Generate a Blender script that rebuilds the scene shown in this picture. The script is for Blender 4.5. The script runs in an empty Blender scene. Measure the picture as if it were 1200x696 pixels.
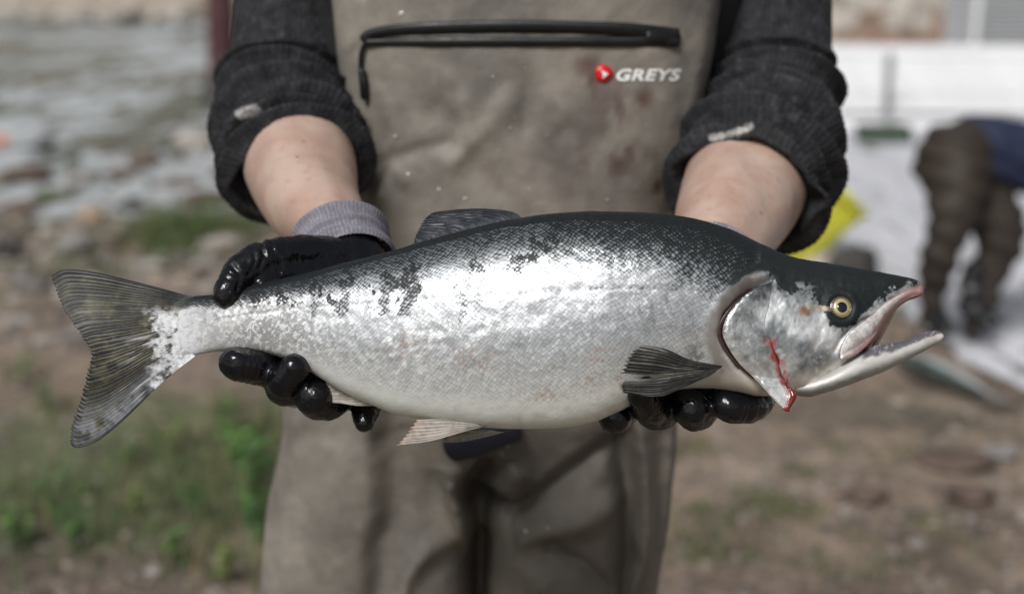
import bpy, bmesh, math, random
import numpy as np
from mathutils import Vector, Matrix
from mathutils.bvhtree import BVHTree

rng = np.random.default_rng(7)
random.seed(7)
scene = bpy.context.scene
COL = scene.collection
R = math.radians

# ------------------------------------------------------------------ camera
H, PITCH, D, F = 1.35, R(13.0), 1.083, 1200 * 50 / 36.0
CAM = np.array([0.0, 0.0, H])
FW = np.array([0.0, math.cos(PITCH), -math.sin(PITCH)])
UP = np.array([0.0, math.sin(PITCH), math.cos(PITCH)])
RT = np.array([1.0, 0.0, 0.0])
cd = bpy.data.cameras.new('camera')
cam = bpy.data.objects.new('camera', cd)
COL.objects.link(cam)
cam.location = CAM
cam.rotation_euler = (R(90) - PITCH, 0, 0)
cd.lens, cd.sensor_width = 50, 36
cd.clip_start, cd.clip_end = 0.05, 1000
cd.dof.use_dof = True
cd.dof.focus_distance = D - 0.03
cd.dof.aperture_fstop = 3.3
scene.camera = cam

# ------------------------------------------------------------------ light
SUN_EL, SUN_AZ = R(46), R(206)          # azimuth measured from +Y, clockwise seen from above
world = bpy.data.worlds.new('World')
scene.world = world
world.use_nodes = True
wn, wl = world.node_tree.nodes, world.node_tree.links
bg = wn['Background']
sky = wn.new('ShaderNodeTexSky')
sky.sky_type = 'NISHITA'
sky.sun_disc = False
sky.sun_elevation, sky.sun_rotation = SUN_EL, SUN_AZ
sky.dust_density = 3.0
sky.air_density = 1.4
hs = wn.new('ShaderNodeHueSaturation')
hs.inputs['Saturation'].default_value = 0.42
wl.new(sky.outputs[0], hs.inputs['Color'])
wl.new(hs.outputs[0], bg.inputs['Color'])
bg.inputs['Strength'].default_value = 0.066
sl = bpy.data.lights.new('sun', 'SUN')
sl.energy = 3.0
sl.angle = R(22)
sl.color = (1.0, 0.985, 0.965)
so = bpy.data.objects.new('sun', sl)
COL.objects.link(so)
sd = Vector((math.sin(SUN_AZ) * math.cos(SUN_EL), math.cos(SUN_AZ) * math.cos(SUN_EL), math.sin(SUN_EL)))
so.rotation_euler = sd.to_track_quat('Z', 'Y').to_euler()
so.location = (-3, -6, 8)
scene.view_settings.view_transform = 'Standard'
scene.view_settings.look = 'None'
scene.view_settings.exposure = 0.0
scene.view_settings.gamma = 1.0

# ------------------------------------------------------------------ helpers
def ray(px, py):
    return FW + (348 - py) / F * UP + (px - 600) / F * RT
def P(px, py, d):                        # point seen at a pixel of the photo, d metres along the lens axis
    return CAM + ray(px, py) * d
def onZ(px, py, z=0.0):
    r = ray(px, py)
    return CAM + r * ((z - H) / r[2])
def onY(px, py, y):
    r = ray(px, py)
    return CAM + r * (y / r[1])
def to_px(V):
    W = np.asarray(V) - CAM
    d = W @ FW
    return 600 + (W @ RT) / d * F, 348 - (W @ UP) / d * F
S = D / F
def LP(px, py, y=0.0):                   # salmon frame: y in the same units, away from the lens
    k = 1 + y / F
    return ((px - 600) * k * S, y * S, (348 - py) * k * S)

def _hash(ix, iy, iz, seed):
    h = (ix.astype(np.int64) * 374761393 + iy.astype(np.int64) * 668265263 + iz.astype(np.int64) * 2147483647 + seed * 974711) & 0xFFFFFFFF
    h = ((h ^ (h >> 13)) * 1274126177) & 0xFFFFFFFF
    h = ((h ^ (h >> 16)) * 2246822519) & 0xFFFFFFFF
    return ((h ^ (h >> 15)) & 0xFFFFFF) / float(0xFFFFFF)
def vn(p, seed=0):
    p = np.asarray(p, float)
    i = np.floor(p).astype(np.int64); f = p - i
    f = f * f * (3 - 2 * f)
    r = 0
    for a in (0, 1):
        wa = f[:, 0] if a else 1 - f[:, 0]
        for b in (0, 1):
            wb = f[:, 1] if b else 1 - f[:, 1]
            for c in (0, 1):
                wc = f[:, 2] if c else 1 - f[:, 2]
                r = r + wa * wb * wc * _hash(i[:, 0] + a, i[:, 1] + b, i[:, 2] + c, seed)
    return r
def fbm(p, oct=4, seed=0):
    s, a, t = 0, 0.5, 0
    for o in range(oct):
        s = s + a * vn(np.asarray(p) * 2 ** o + o * 17.3, seed + o); t += a; a *= 0.5
    return s / t
def n2(x, y, fx, fy, oct=3, seed=0):
    return fbm(np.stack([x * fx, y * fy, np.zeros_like(x) + 0.37], 1), oct, seed)
def sst(a, b, x):
    t = np.clip((x - a) / (b - a), 0, 1)
    return t * t * (3 - 2 * t)
def herm(xs, ys, x):                     # smooth, shape-preserving interpolation
    xs, ys, x = np.asarray(xs, float), np.asarray(ys, float), np.asarray(x, float)
    h = np.diff(xs); dl = np.diff(ys) / h
    m = np.zeros(len(xs)); m[0], m[-1] = dl[0], dl[-1]
    for k in range(1, len(xs) - 1):
        if dl[k - 1] * dl[k] > 0:
            m[k] = 2 * dl[k - 1] * dl[k] / (dl[k - 1] + dl[k])
    x = np.clip(x, xs[0], xs[-1])
    i = np.clip(np.searchsorted(xs, x) - 1, 0, len(xs) - 2)
    t = (x - xs[i]) / h[i]
    return ((1 + 2 * t) * (1 - t) ** 2 * ys[i] + t * (1 - t) ** 2 * h[i] * m[i]
            + t * t * (3 - 2 * t) * ys[i + 1] + t * t * (t - 1) * h[i] * m[i + 1])
def kn(pts, x):
    a = np.array(pts, float)
    return herm(a[:, 0], a[:, 1], x)
def spline(pts, n):                      # Catmull-Rom through points, n samples
    p = np.array(pts, float)
    if len(p) == 2:
        t = np.linspace(0, 1, n)[:, None]
        return p[0] * (1 - t) + p[1] * t
    q = np.vstack([2 * p[0] - p[1], p, 2 * p[-1] - p[-2]])
    u = np.linspace(0, len(p) - 1 - 1e-9, n)
    i = u.astype(int); t = (u - i)[:, None]
    a, b, c, d = q[i], q[i + 1], q[i + 2], q[i + 3]
    return 0.5 * (2 * b + (c - a) * t + (2 * a - 5 * b + 4 * c - d) * t ** 2 + (3 * b - a - 3 * c + d) * t ** 3)
def seg_dist(px, py, line):              # distance to a polyline, and the position 0..1 along it
    L = np.array(line, float)
    best = np.full(px.shape, 1e9); pos = np.zeros(px.shape)
    n = len(L) - 1
    for k in range(n):
        a, b = L[k], L[k + 1]; d = b - a
        t = np.clip(((px - a[0]) * d[0] + (py - a[1]) * d[1]) / (d @ d), 0, 1)
        q = np.hypot(px - a[0] - t * d[0], py - a[1] - t * d[1])
        m = q < best
        best[m] = q[m]; pos[m] = (k + t[m]) / n
    return best, pos

def mesh_np(name, V, Fq, smooth=True):
    """Fq: list of integer arrays, each (n,3) or (n,4)"""
    if isinstance(Fq, np.ndarray): Fq = [Fq]
    V = np.asarray(V, np.float32)
    me = bpy.data.meshes.new(name)
    me.vertices.add(len(V)); me.vertices.foreach_set('co', V.ravel())
    loops = np.concatenate([f.ravel() for f in Fq]).astype(np.int32)
    tot = np.concatenate([np.full(len(f), f.shape[1]) for f in Fq]).astype(np.int32)
    st = np.concatenate([[0], np.cumsum(tot)[:-1]]).astype(np.int32)
    me.loops.add(len(loops)); me.loops.foreach_set('vertex_index', loops)
    me.polygons.add(len(tot)); me.polygons.foreach_set('loop_start', st)
    me.update(calc_edges=True)
    me.validate()
    me.polygons.foreach_set('use_smooth', np.full(len(me.polygons), smooth))
    return me
def attr(me, name, arr):
    a = me.attributes.new(name, 'FLOAT_COLOR', 'POINT')
    arr = np.asarray(arr, np.float32)
    if arr.shape[1] == 3: arr = np.hstack([arr, np.ones((len(arr), 1), np.float32)])
    a.data.foreach_set('color', arr.ravel())
def link(name, me, mat=None, parent=None, loc=None):
    o = bpy.data.objects.new(name, me)
    COL.objects.link(o)
    if mat is not None and not me.materials: me.materials.append(mat)
    if parent is not None: o.parent = parent
    if loc is not None: o.location = loc
    return o
def tag(o, label=None, cat=None, group=None, kind=None):
    if label: o['label'] = label
    if cat: o['category'] = cat
    if group: o['group'] = group
    if kind: o['kind'] = kind
    return o
def empty(name, loc=(0, 0, 0), rot=(0, 0, 0)):
    o = bpy.data.objects.new(name, None)
    COL.objects.link(o)
    o.empty_display_size = 0.1
    o.location = loc; o.rotation_euler = rot
    return o
def grid_faces(nu, nv, closed_v=False, off=0):
    i = np.arange(nu - 1)[:, None]
    j = np.arange(nv if closed_v else nv - 1)[None, :]
    j2 = (j + 1) % nv
    a = i * nv + j; b = i * nv + j2; c = (i + 1) * nv + j2; d = (i + 1) * nv + j
    return np.stack([a, b, c, d], -1).reshape(-1, 4) + off
def tube(pts, rad, n=24, sub=8, ell=None, up=None, caps=True):
    """Tapered tube along a spline with rounded ends. rad per point; ell = second radius per point (along up).
    Returns V (rings x n), F list, number of rings."""
    p = np.array(pts, float)
    m = (len(p) - 1) * sub + 1
    c = spline(p, m)
    u = np.linspace(0, len(p) - 1, m)
    r1 = np.interp(u, np.arange(len(p)), rad)
    r2 = r1 if ell is None else np.interp(u, np.arange(len(p)), ell)
    tan = np.gradient(c, axis=0); tan /= np.linalg.norm(tan, axis=1)[:, None]
    if caps:                             # hemispherical ends
        k = 5
        a = np.linspace(0, math.pi / 2, k + 1)[:-1] + 0.06
        c0 = [c[0] - tan[0] * min(r1[0], r2[0]) * math.cos(x) for x in a]
        c1 = [c[-1] + tan[-1] * min(r1[-1], r2[-1]) * math.cos(x) for x in a[::-1]]
        s0 = np.sin(a)
        c = np.vstack([c0, c, c1])
        r1, r2 = (np.concatenate([q[0] * s0, q, q[-1] * s0[::-1]]) for q in (r1, r2))
        tan = np.vstack([np.repeat(tan[:1], k, 0), tan, np.repeat(tan[-1:], k, 0)])
    ref = np.array(up, float) if up is not None else (np.array([0, 0, 1.0]) if abs(tan[0][2]) < 0.9 else np.array([0, 1.0, 0]))
    nrm = np.zeros_like(c)
    q = ref - tan[0] * (ref @ tan[0]); q /= np.linalg.norm(q)
    for i in range(len(c)):
        q = q - tan[i] * (q @ tan[i]); q /= np.linalg.norm(q); nrm[i] = q
    bi = np.cross(tan, nrm)
    th = np.linspace(0, 2 * math.pi, n, endpoint=False)
    V = c[:, None, :] + (bi * r1[:, None])[:, None, :] * np.cos(th)[None, :, None] + (nrm * r2[:, None])[:, None, :] * np.sin(th)[None, :, None]
    nr = len(c)
    Fs = [grid_faces(nr, n, True)]
    V = V.reshape(-1, 3)
    V = np.vstack([V, c[:1], c[-1:]])
    i = np.arange(n); j = (i + 1) % n
    Fs.append(np.stack([np.full(n, nr * n), j, i], 1))
    Fs.append(np.stack([np.full(n, nr * n + 1), (nr - 1) * n + i, (nr - 1) * n + j], 1))
    return V, Fs, nr
class MB:                                # gathers shapes into one mesh
    def __init__(s): s.V, s.F, s.n = [], [], 0
    def add(s, V, Fs):
        if isinstance(Fs, np.ndarray): Fs = [Fs]
        s.V.append(np.asarray(V)); s.F += [f + s.n for f in Fs]; s.n += len(V)
        return s
    def tube(s, *a, **k):
        V, Fs, _ = tube(*a, **k); return s.add(V, Fs)
    def box(s, c, h, rot=None, bev=0.0):
        c, h = np.array(c, float), np.array(h, float)
        b = bmesh.new(); bmesh.ops.create_cube(b, size=2)
        for v in b.verts: v.co = Vector((v.co.x * h[0], v.co.y * h[1], v.co.z * h[2]))
        if bev: bmesh.ops.bevel(b, geom=b.edges[:], offset=bev, segments=2, affect='EDGES', profile=0.6)
        b.verts.index_update()
        V = np.array([v.co[:] for v in b.verts])
        if rot is not None: V = V @ np.array(rot).T
        for f in b.faces: s.F.append(np.array([[v.index for v in f.verts]]) + s.n)
        s.V.append(V + c); s.n += len(V); b.free()
        return s
    def mesh(s, name, smooth=True): return mesh_np(name, np.vstack(s.V), s.F, smooth)
def remesh(me, voxel, smooth=4, fac=0.5):
    o = bpy.data.objects.new('work', me); COL.objects.link(o)
    m = o.modifiers.new('r', 'REMESH'); m.mode = 'VOXEL'; m.voxel_size = voxel; m.use_smooth_shade = True
    if smooth:
        k = o.modifiers.new('s', 'SMOOTH'); k.iterations = smooth; k.factor = fac
    dg = bpy.context.evaluated_depsgraph_get()
    out = bpy.data.meshes.new_from_object(o.evaluated_get(dg))
    bpy.data.objects.remove(o); bpy.data.meshes.remove(me)
    out.polygons.foreach_set('use_smooth', np.ones(len(out.polygons), bool))
    return out
def co(me):
    a = np.zeros(len(me.vertices) * 3, np.float32); me.vertices.foreach_get('co', a); return a.reshape(-1, 3).astype(float)
def nor(me):
    a = np.zeros(len(me.vertices) * 3, np.float32); me.vertices.foreach_get('normal', a); return a.reshape(-1, 3).astype(float)
def set_co(me, V):
    me.vertices.foreach_set('co', np.asarray(V, np.float32).ravel()); me.update()
def resample(line, n):
    L = np.array(line, float)
    L = spline(L, 40 * len(L)) if len(L) > 2 else L
    d = np.concatenate([[0], np.cumsum(np.linalg.norm(np.diff(L, axis=0), axis=1))]); d /= d[-1]
    t = np.linspace(0, 1, n)
    return np.stack([np.interp(t, d, L[:, k]) for k in range(L.shape[1])], 1)
def coons(base, tip, first, last, nu, nv):
    """base: t=0 edge (s 0..1), tip: t=1 edge, first: s=0 ray, last: s=1 ray -> (nu, nv, 2), s along axis 0"""
    b, t, f, l = resample(base, nu), resample(tip, nu), resample(first, nv), resample(last, nv)
    s = np.linspace(0, 1, nu)[:, None, None]; q = np.linspace(0, 1, nv)[None, :, None]
    return ((1 - q) * b[:, None] + q * t[:, None] + (1 - s) * f[None] + s * l[None]
            - ((1 - s) * (1 - q) * b[0] + s * (1 - q) * b[-1] + (1 - s) * q * t[0] + s * q * t[-1]))

# ------------------------------------------------------------------ materials
class NT:
    def __init__(s, name):
        s.m = bpy.data.materials.new(name); s.m.use_nodes = True
        s.t = s.m.node_tree; s.n = s.t.nodes; s.b = s.n['Principled BSDF']
    def new(s, typ, **kw):
        n = s.n.new('ShaderNode' + typ)
        for k, v in kw.items():
            if k in ('operation', 'blend_type', 'data_type', 'feature', 'attribute_name', 'voronoi_dimensions', 'noise_dimensions', 'uv_map', 'clamp', 'layer_name'):
                setattr(n, k, v)
        return n
    def put(s, sock, v):
        if hasattr(v, 'links') and hasattr(v, 'node'): s.t.links.new(v, sock)
        else: sock.default_value = v
    def math(s, op, a, b=0.0, c=None):
        n = s.new('Math', operation=op); s.put(n.inputs[0], a); s.put(n.inputs[1], b)
        if c is not None: s.put(n.inputs[2], c)
        return n.outputs[0]
    def mix(s, f, a, b, bt='MIX'):
        n = s.n.new('ShaderNodeMix'); n.data_type = 'RGBA'; n.blend_type = bt
        s.put(n.inputs[0], f); s.put(n.inputs[6], a); s.put(n.inputs[7], b); return n.outputs[2]
    def noise(s, vec, scale, detail=4, rough=0.55, dist=0.0):
        n = s.n.new('ShaderNodeTexNoise'); s.put(n.inputs['Vector'], vec)
        n.inputs['Scale'].default_value = scale; n.inputs['Detail'].default_value = detail
        n.inputs['Roughness'].default_value = rough; n.inputs['Distortion'].default_value = dist
        return n.outputs['Fac']
    def ramp(s, v, a, b, lo=0.0, hi=1.0):
        n = s.n.new('ShaderNodeMapRange'); n.interpolation_type = 'SMOOTHSTEP'; s.put(n.inputs[0], v)
        n.inputs[1].default_value = a; n.inputs[2].default_value = b; n.inputs[3].default_value = lo; n.inputs[4].default_value = hi
        return n.outputs[0]
    def bump(s, h, strength, dist, normal=None):
        n = s.n.new('ShaderNodeBump'); s.put(n.inputs['Height'], h)
        n.inputs['Strength'].default_value = strength; n.inputs['Distance'].default_value = dist
        if normal is not None: s.put(n.inputs['Normal'], normal)
        return n.outputs[0]
    def obj(s): return s.n.new('ShaderNodeTexCoord').outputs['Object']
    def attr(s, name):
        n = s.n.new('ShaderNodeAttribute'); n.attribute_name = name; return n
    def set(s, **k):
        for a, v in k.items(): s.put(s.b.inputs[a.replace('_', ' ')], v)
        return s
def simple(name, col, rough=0.6, nscale=30, var=0.25, bump=0.3, bdist=0.002, metallic=0.0, col2=None, coat=0.0, use_attr=False, stretch=None, spec=0.5):
    t = NT(name); v = t.obj()
    if stretch:
        mp = t.n.new('ShaderNodeMapping'); t.put(mp.inputs[0], v); mp.inputs['Scale'].default_value = stretch; v = mp.outputs[0]
    n1 = t.noise(v, nscale); n0 = t.noise(v, nscale * 0.17, 3)
    base = t.attr('Col').outputs['Color'] if use_attr else (*col, 1)
    c2 = col2 or tuple(x * (1 - var) for x in col)
    f = t.ramp(t.math('ADD', t.math('MULTIPLY', n1, 0.5), t.math('MULTIPLY', n0, 0.5)), 0.38, 0.62)
    if use_attr:
        c = t.mix(1.0, base, t.mix(f, (1 + var,) * 3 + (1,), (1 - var,) * 3 + (1,)), 'MULTIPLY')
    else:
        c = t.mix(f, base, (*c2, 1))
    t.set(Base_Color=c, Roughness=t.ramp(n0, 0.3, 0.7, rough * 0.85, min(1, rough * 1.15)), Metallic=metallic)
    if coat: t.set(Coat_Weight=coat, Coat_Roughness=0.12)
    t.set(Specular_IOR_Level=spec)
    if bump: t.set(Normal=t.bump(n1, bump, bdist))
    return t.m

def mat_fish():
    t = NT('salmon_skin')
    uv = t.n.new('ShaderNodeUVMap'); uv.uv_map = 'scale_uv'
    par = t.attr('Par'); col = t.attr('Col')
    sp = t.n.new('ShaderNodeSeparateColor'); t.put(sp.inputs[0], par.outputs['Color'])
    net, met, sca = sp.outputs[0], sp.outputs[1], sp.outputs[2]
    vo = t.n.new('ShaderNodeTexVoronoi'); vo.voronoi_dimensions = '2D'
    t.put(vo.inputs['Vector'], uv.outputs[0]); vo.inputs['Scale'].default_value = 1.0; vo.inputs['Randomness'].default_value = 0.24
    rnd = t.n.new('ShaderNodeSeparateColor'); t.put(rnd.inputs[0], vo.outputs['Color'])
    dist = vo.outputs['Distance']
    df = t.n.new('ShaderNodeVectorMath'); df.operation = 'SUBTRACT'; t.put(df.inputs[0], uv.outputs[0]); t.put(df.inputs[1], vo.outputs['Position'])
    ds = t.n.new('ShaderNodeSeparateXYZ'); t.put(ds.inputs[0], df.outputs[0])
    along = t.math('ADD', ds.outputs[0], ds.outputs[1])          # across one scale, head to tail
    # dark skin showing between and over the scales
    e = t.math('MULTIPLY', t.math('SUBTRACT', dist, 0.36), t.math('MULTIPLY', sca, 1.15))
    r_ = t.math('MULTIPLY', t.math('SUBTRACT', rnd.outputs[0], 0.5), t.math('MULTIPLY', sca, 0.42))
    lvl = t.math('ADD', t.math('ADD', net, e), r_)
    has = t.ramp(net, 0.02, 0.22)
    dk = t.math('MULTIPLY', t.ramp(lvl, 0.16, 0.92), has)
    tone = t.mix(t.ramp(net, 0.0, 0.8), (1, 1, 1, 1), (0.42, 0.44, 0.46, 1))
    c0 = t.mix(dk, t.mix(1.0, col.outputs['Color'], tone, 'MULTIPLY'), (0.016, 0.020, 0.021, 1))
    # faint outline of each scale on the pale flank
    rim = t.math('MULTIPLY', t.ramp(dist, 0.36, 0.60), t.math('MULTIPLY', sca, 0.45))
    c1 = t.mix(rim, c0, t.mix(1.0, c0, (0.45, 0.47, 0.47, 1), 'MULTIPLY'))
    vv = t.math('MULTIPLY', t.math('SUBTRACT', rnd.outputs[1], 0.5), t.math('MULTIPLY', sca, 0.20))
    c2 = t.mix(1.0, c1, t.mix(t.math('ADD', 0.5, vv), (0.6, 0.6, 0.6, 1), (1.25, 1.25, 1.25, 1)), 'MULTIPLY')
    gn = t.n.new('ShaderNodeNewGeometry'); vm = t.n.new('ShaderNodeVectorMath'); vm.operation = 'MULTIPLY_ADD'
    cc = t.n.new('ShaderNodeVectorMath'); cc.operation = 'SUBTRACT'; t.put(cc.inputs[0], vo.outputs['Color']); cc.inputs[1].default_value = (0.5, 0.5, 0.5)
    sc2 = t.n.new('ShaderNodeVectorMath'); sc2.operation = 'SCALE'; t.put(sc2.inputs[0], cc.outputs[0]); t.put(sc2.inputs['Scale'], t.math('MULTIPLY', sca, 0.07))
    ad = t.n.new('ShaderNodeVectorMath'); ad.operation = 'ADD'; t.put(ad.inputs[0], gn.outputs['Normal']); t.put(ad.inputs[1], sc2.outputs[0])
    nm = t.n.new('ShaderNodeVectorMath'); nm.operation = 'NORMALIZE'; t.put(nm.inputs[0], ad.outputs[0])
    ob = t.obj()
    fine = t.noise(ob, 420, 3); mid = t.noise(ob, 90, 4)
    hgt = t.math('ADD', t.math('MULTIPLY', t.math('MULTIPLY', along, sca), -0.55), t.math('MULTIPLY', fine, 0.35))
    b1 = t.bump(hgt, 0.30, 0.0009, nm.outputs[0])
    b2 = t.bump(mid, 0.12, 0.003, b1)
    t.set(Base_Color=c2, Normal=b2, Metallic=t.math('MULTIPLY', met, t.math('SUBTRACT', 1.0, t.math('MULTIPLY', dk, 0.8))),
          Roughness=t.math('ADD', t.math('SUBTRACT', 0.47, t.math('MULTIPLY', sca, 0.12)), t.math('MULTIPLY', rnd.outputs[2], 0.1)), Coat_Weight=t.math('MULTIPLY', t.math('SUBTRACT', 1.0, dk), t.math('ADD', 0.08, t.math('MULTIPLY', sca, 0.2))), Coat_Roughness=0.16, Specular_IOR_Level=t.math('SUBTRACT', 0.4, t.math('MULTIPLY', dk, 0.17)))
    t.put(t.b.inputs['Coat Normal'], b2)
    return t.m
def mat_attr(name, rough=0.4, metallic=0.0, coat=0.0, nscale=300, bump=0.3, bdist=0.001, trans=0.0, var=0.2, spec=0.5):
    m = simple(name, (1, 1, 1), rough, nscale, var, bump, bdist, metallic, None, coat, True, None, spec)
    return m

M = {}
M['fish'] = mat_fish()
M['fin'] = mat_attr('fin_membrane', 0.5, 0.0, 0.06, 260, 0.4, 0.001, spec=0.22)
M['plate'] = mat_attr('gill_plate', 0.3, 0.65, 0.4, 160, 0.5, 0.0016)
M['lip'] = mat_attr('jaw_skin', 0.32, 0.1, 0.5, 200, 0.4, 0.001)
M['blood'] = simple('fresh_blood', (0.23, 0.004, 0.008), 0.2, 300, 0.5, 0.5, 0.001, coat=0.6)
M['iris'] = simple('eye_gold', (0.62, 0.52, 0.30), 0.22, 500, 0.35, 0.1, 0.0004, 0.35, coat=1.0)
M['pupil'] = simple('eye_black', (0.004, 0.004, 0.006), 0.06, 100, 0.0, 0.0, coat=1.0)
M['rim'] = simple('eye_rim', (0.03, 0.03, 0.028), 0.3, 300, 0.3, 0.2, 0.0005, coat=0.5)

def mat_rubber():
    t = NT('wet_black_rubber'); v = t.obj()
    a = t.noise(v, 60, 3, 0.5, 0.6); b = t.noise(v, 420, 3)
    vo = t.n.new('ShaderNodeTexVoronoi'); vo.feature = 'F1'; t.put(vo.inputs['Vector'], v); vo.inputs['Scale'].default_value = 210
    drop = t.ramp(vo.outputs['Distance'], 0.0, 0.16, 1.0, 0.0)
    rn = t.n.new('ShaderNodeSeparateColor'); t.put(rn.inputs[0], vo.outputs['Color'])
    drop = t.math('MULTIPLY', drop, t.ramp(rn.outputs[0], 0.72, 0.78))
    h = t.math('ADD', t.math('MULTIPLY', a, 0.9), t.math('ADD', t.math('MULTIPLY', b, 0.10), t.math('MULTIPLY', drop, 0.5)))
    t.set(Base_Color=(0.0045, 0.0045, 0.006, 1), Roughness=t.math('ADD', t.ramp(a, 0.35, 0.65, 0.06, 0.18), t.ramp(t.noise(v, 24, 4, 0.6, 0.4), 0.5, 0.66, 0.0, 0.3)), Normal=t.bump(h, 0.6, 0.0035), Specular_IOR_Level=0.42)
    return t.m
M['rubber'] = mat_rubber()
M['cuff'] = mat_attr('grey_knit_cuff', 0.9, 0, 0, 500, 0.5, 0.001)
M['wool'] = mat_attr('charcoal_wool', 0.95, 0, 0, 420, 0.8, 0.0016, var=0.45)
M['skin'] = None
def mat_skin():
    t = NT('skin'); v = t.obj()
    a = t.noise(v, 18, 4); b = t.noise(v, 90, 3); c = t.noise(v, 500, 2)
    col = t.mix(t.ramp(a, 0.35, 0.65), (0.50, 0.375, 0.31, 1), (0.43, 0.285, 0.225, 1))
    col = t.mix(t.math('MULTIPLY', t.ramp(b, 0.5, 0.75), 0.35), col, (0.36, 0.18, 0.14, 1))
    vo = t.n.new('ShaderNodeTexVoronoi'); t.put(vo.inputs['Vector'], v); vo.inputs['Scale'].default_value = 26
    mole = t.ramp(vo.outputs['Distance'], 0.03, 0.07, 0.8, 0.0)
    col = t.mix(mole, col, (0.13, 0.06, 0.045, 1))
    t.set(Base_Color=col, Roughness=0.40, Normal=t.bump(t.math('ADD', b, t.math('MULTIPLY', c, 0.5)), 0.25, 0.0015), Subsurface_Weight=0.12, Subsurface_Scale=0.01)
    t.b.inputs['Subsurface Radius'].default_value = (1, 0.35, 0.2)
    return t.m
M['skin'] = mat_skin()
def mat_wader():
    t = NT('wader_fabric'); v = t.obj()
    col = t.attr('Col').outputs['Color']
    a = t.noise(v, 9, 5, 0.6, 0.6); b = t.noise(v, 55, 4); c = t.noise(v, 900, 2)
    m = t.mix(t.ramp(a, 0.35, 0.65), (0.80, 0.80, 0.82, 1), (1.16, 1.15, 1.12, 1))
    k = t.mix(1.0, col, m, 'MULTIPLY')
    k = t.mix(t.math('MULTIPLY', t.ramp(b, 0.45, 0.7), 0.35), k, t.mix(1.0, k, (0.7, 0.69, 0.68, 1), 'MULTIPLY'))
    t.set(Base_Color=k, Roughness=t.ramp(a, 0.35, 0.65, 0.5, 0.72), Specular_IOR_Level=0.35,
          Normal=t.bump(t.math('ADD', t.math('MULTIPLY', b, 1.0), t.math('MULTIPLY', c, 0.12)), 0.3, 0.004))
    return t.m
M['wader'] = mat_wader()
M['zip'] = simple('zip_rubber', (0.005, 0.005, 0.006), 0.45, 400, 0.3, 0.3, 0.0008)
M['white_print'] = simple('white_print', (0.92, 0.92, 0.90), 0.5, 300, 0.05, 0.1, 0.0003)
M['red_print'] = simple('red_print', (0.62, 0.012, 0.018), 0.35, 300, 0.2, 0.1, 0.0003)
M['navy'] = simple('navy_cloth', (0.008, 0.011, 0.028), 0.6, 90, 0.35, 0.4, 0.002)
M['green_tag'] = simple('green_tag', (0.02, 0.30, 0.16), 0.6, 200, 0.2, 0.2, 0.0005)
M['scale_bit'] = simple('stuck_scale', (0.7, 0.7, 0.68), 0.3, 400, 0.3, 0.2, 0.0003, 0.3)
M['hair'] = simple('brown_hair', (0.06, 0.035, 0.02), 0.7, 200, 0.5, 0.7, 0.003, stretch=(8, 8, 1))
M['trouser'] = simple('dark_olive_waders', (0.030, 0.0205, 0.014), 0.75, 14, 0.4, 0.4, 0.01)
M['jacket'] = simple('navy_jacket', (0.012, 0.019, 0.055), 0.8, 16, 0.35, 0.4, 0.01)
M['boot'] = simple('black_boot', (0.012, 0.012, 0.014), 0.4, 30, 0.3, 0.3, 0.004)

# ------------------------------------------------------------------ ground, water, sky dome comes from the world
SHORE = [(-60, 20), (-12, 12.5), (-6, 9.0), (-3.4, 8.2), (-2.2, 7.9), (-1.0, 7.9), (0.4, 7.7), (1.1, 7.2), (1.45, 6.3), (1.6, 5.6), (1.75, 4.75), (2.0, 4.35), (2.6, 4.1), (5, 3.9), (60, 2.0)]
BANK = [(-160, 70), (-40, 46), (-9, 41), (-4, 38), (4, 29), (12, 26), (40, 24), (160, 22)]
def ground_z(x, y):
    d = y - kn(SHORE, x)
    q = np.stack([x, y, 0 * x], 1)
    n1 = fbm(q * 1.1, 4, 3) - 0.5; n2_ = fbm(q * 6.0, 4, 9) - 0.5
    z = -0.055 * np.maximum(d + 0.4, 0) * (1 + 0.0 * d)
    z = np.maximum(z, -0.9)
    z = z + n1 * 0.09 * sst(14, 6, np.abs(y)) + n2_ * 0.035
    z = z - 0.02 * sst(-2, 0.5, d) 
    b = y - kn(BANK, x)
    rise = sst(-3.0, 3.0, b) * 1.6 + sst(2, 30, b) * 5.5
    return z + rise + 1.2 * (fbm(q * 0.25, 3, 5) - 0.5) * sst(0, 6, b)
def dens(a, b, step, lo, hi):
    fine = np.arange(a, b, step)
    L = [a - step]
    s = step
    while L[-1] > lo: s *= 1.25; L.append(L[-1] - s)
    U = [b]; s = step
    while U[-1] < hi: s *= 1.12; U.append(U[-1] + s)
    return np.concatenate([L[::-1], fine, U])
gx = dens(-5.5, 4.5, 0.035, -170, 170); gy = dens(2.2, 11.0, 0.035, -90, 190)
GX, GY = np.meshgrid(gx, gy, indexing='ij')
fx, fy = GX.ravel(), GY.ravel()
fz = ground_z(fx, fy)
gme = mesh_np('ground', np.stack([fx, fy, fz], 1), grid_faces(len(gx), len(gy))[:, ::-1])
q = np.stack([fx, fy, 0 * fx], 1)
na, nb, nc = fbm(q * 1.6, 4, 21), fbm(q * 5, 3, 31), fbm(q * 0.8, 3, 41)
dirt = np.array([0.205, 0.152, 0.114]); pale = np.array([0.27, 0.215, 0.170]); dark = np.array([0.050, 0.040, 0.032]); moss = np.array([0.075, 0.105, 0.035])
def lerp(a, b, t): return a * (1 - t[:, None]) + b * t[:, None]
gc = lerp(np.tile(dirt, (len(fx), 1)), pale, sst(0.5, 0.75, na) * 0.8)
gc = lerp(gc, dark, sst(0.52, 0.72, nb) * 0.55)
leftness = sst(-0.3, -1.2, fx) * sst(4.3, 3.4, fy)                     # darker soil at the near left, around the weeds
gc = lerp(gc, dark * .9, leftness * 0.65)
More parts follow.
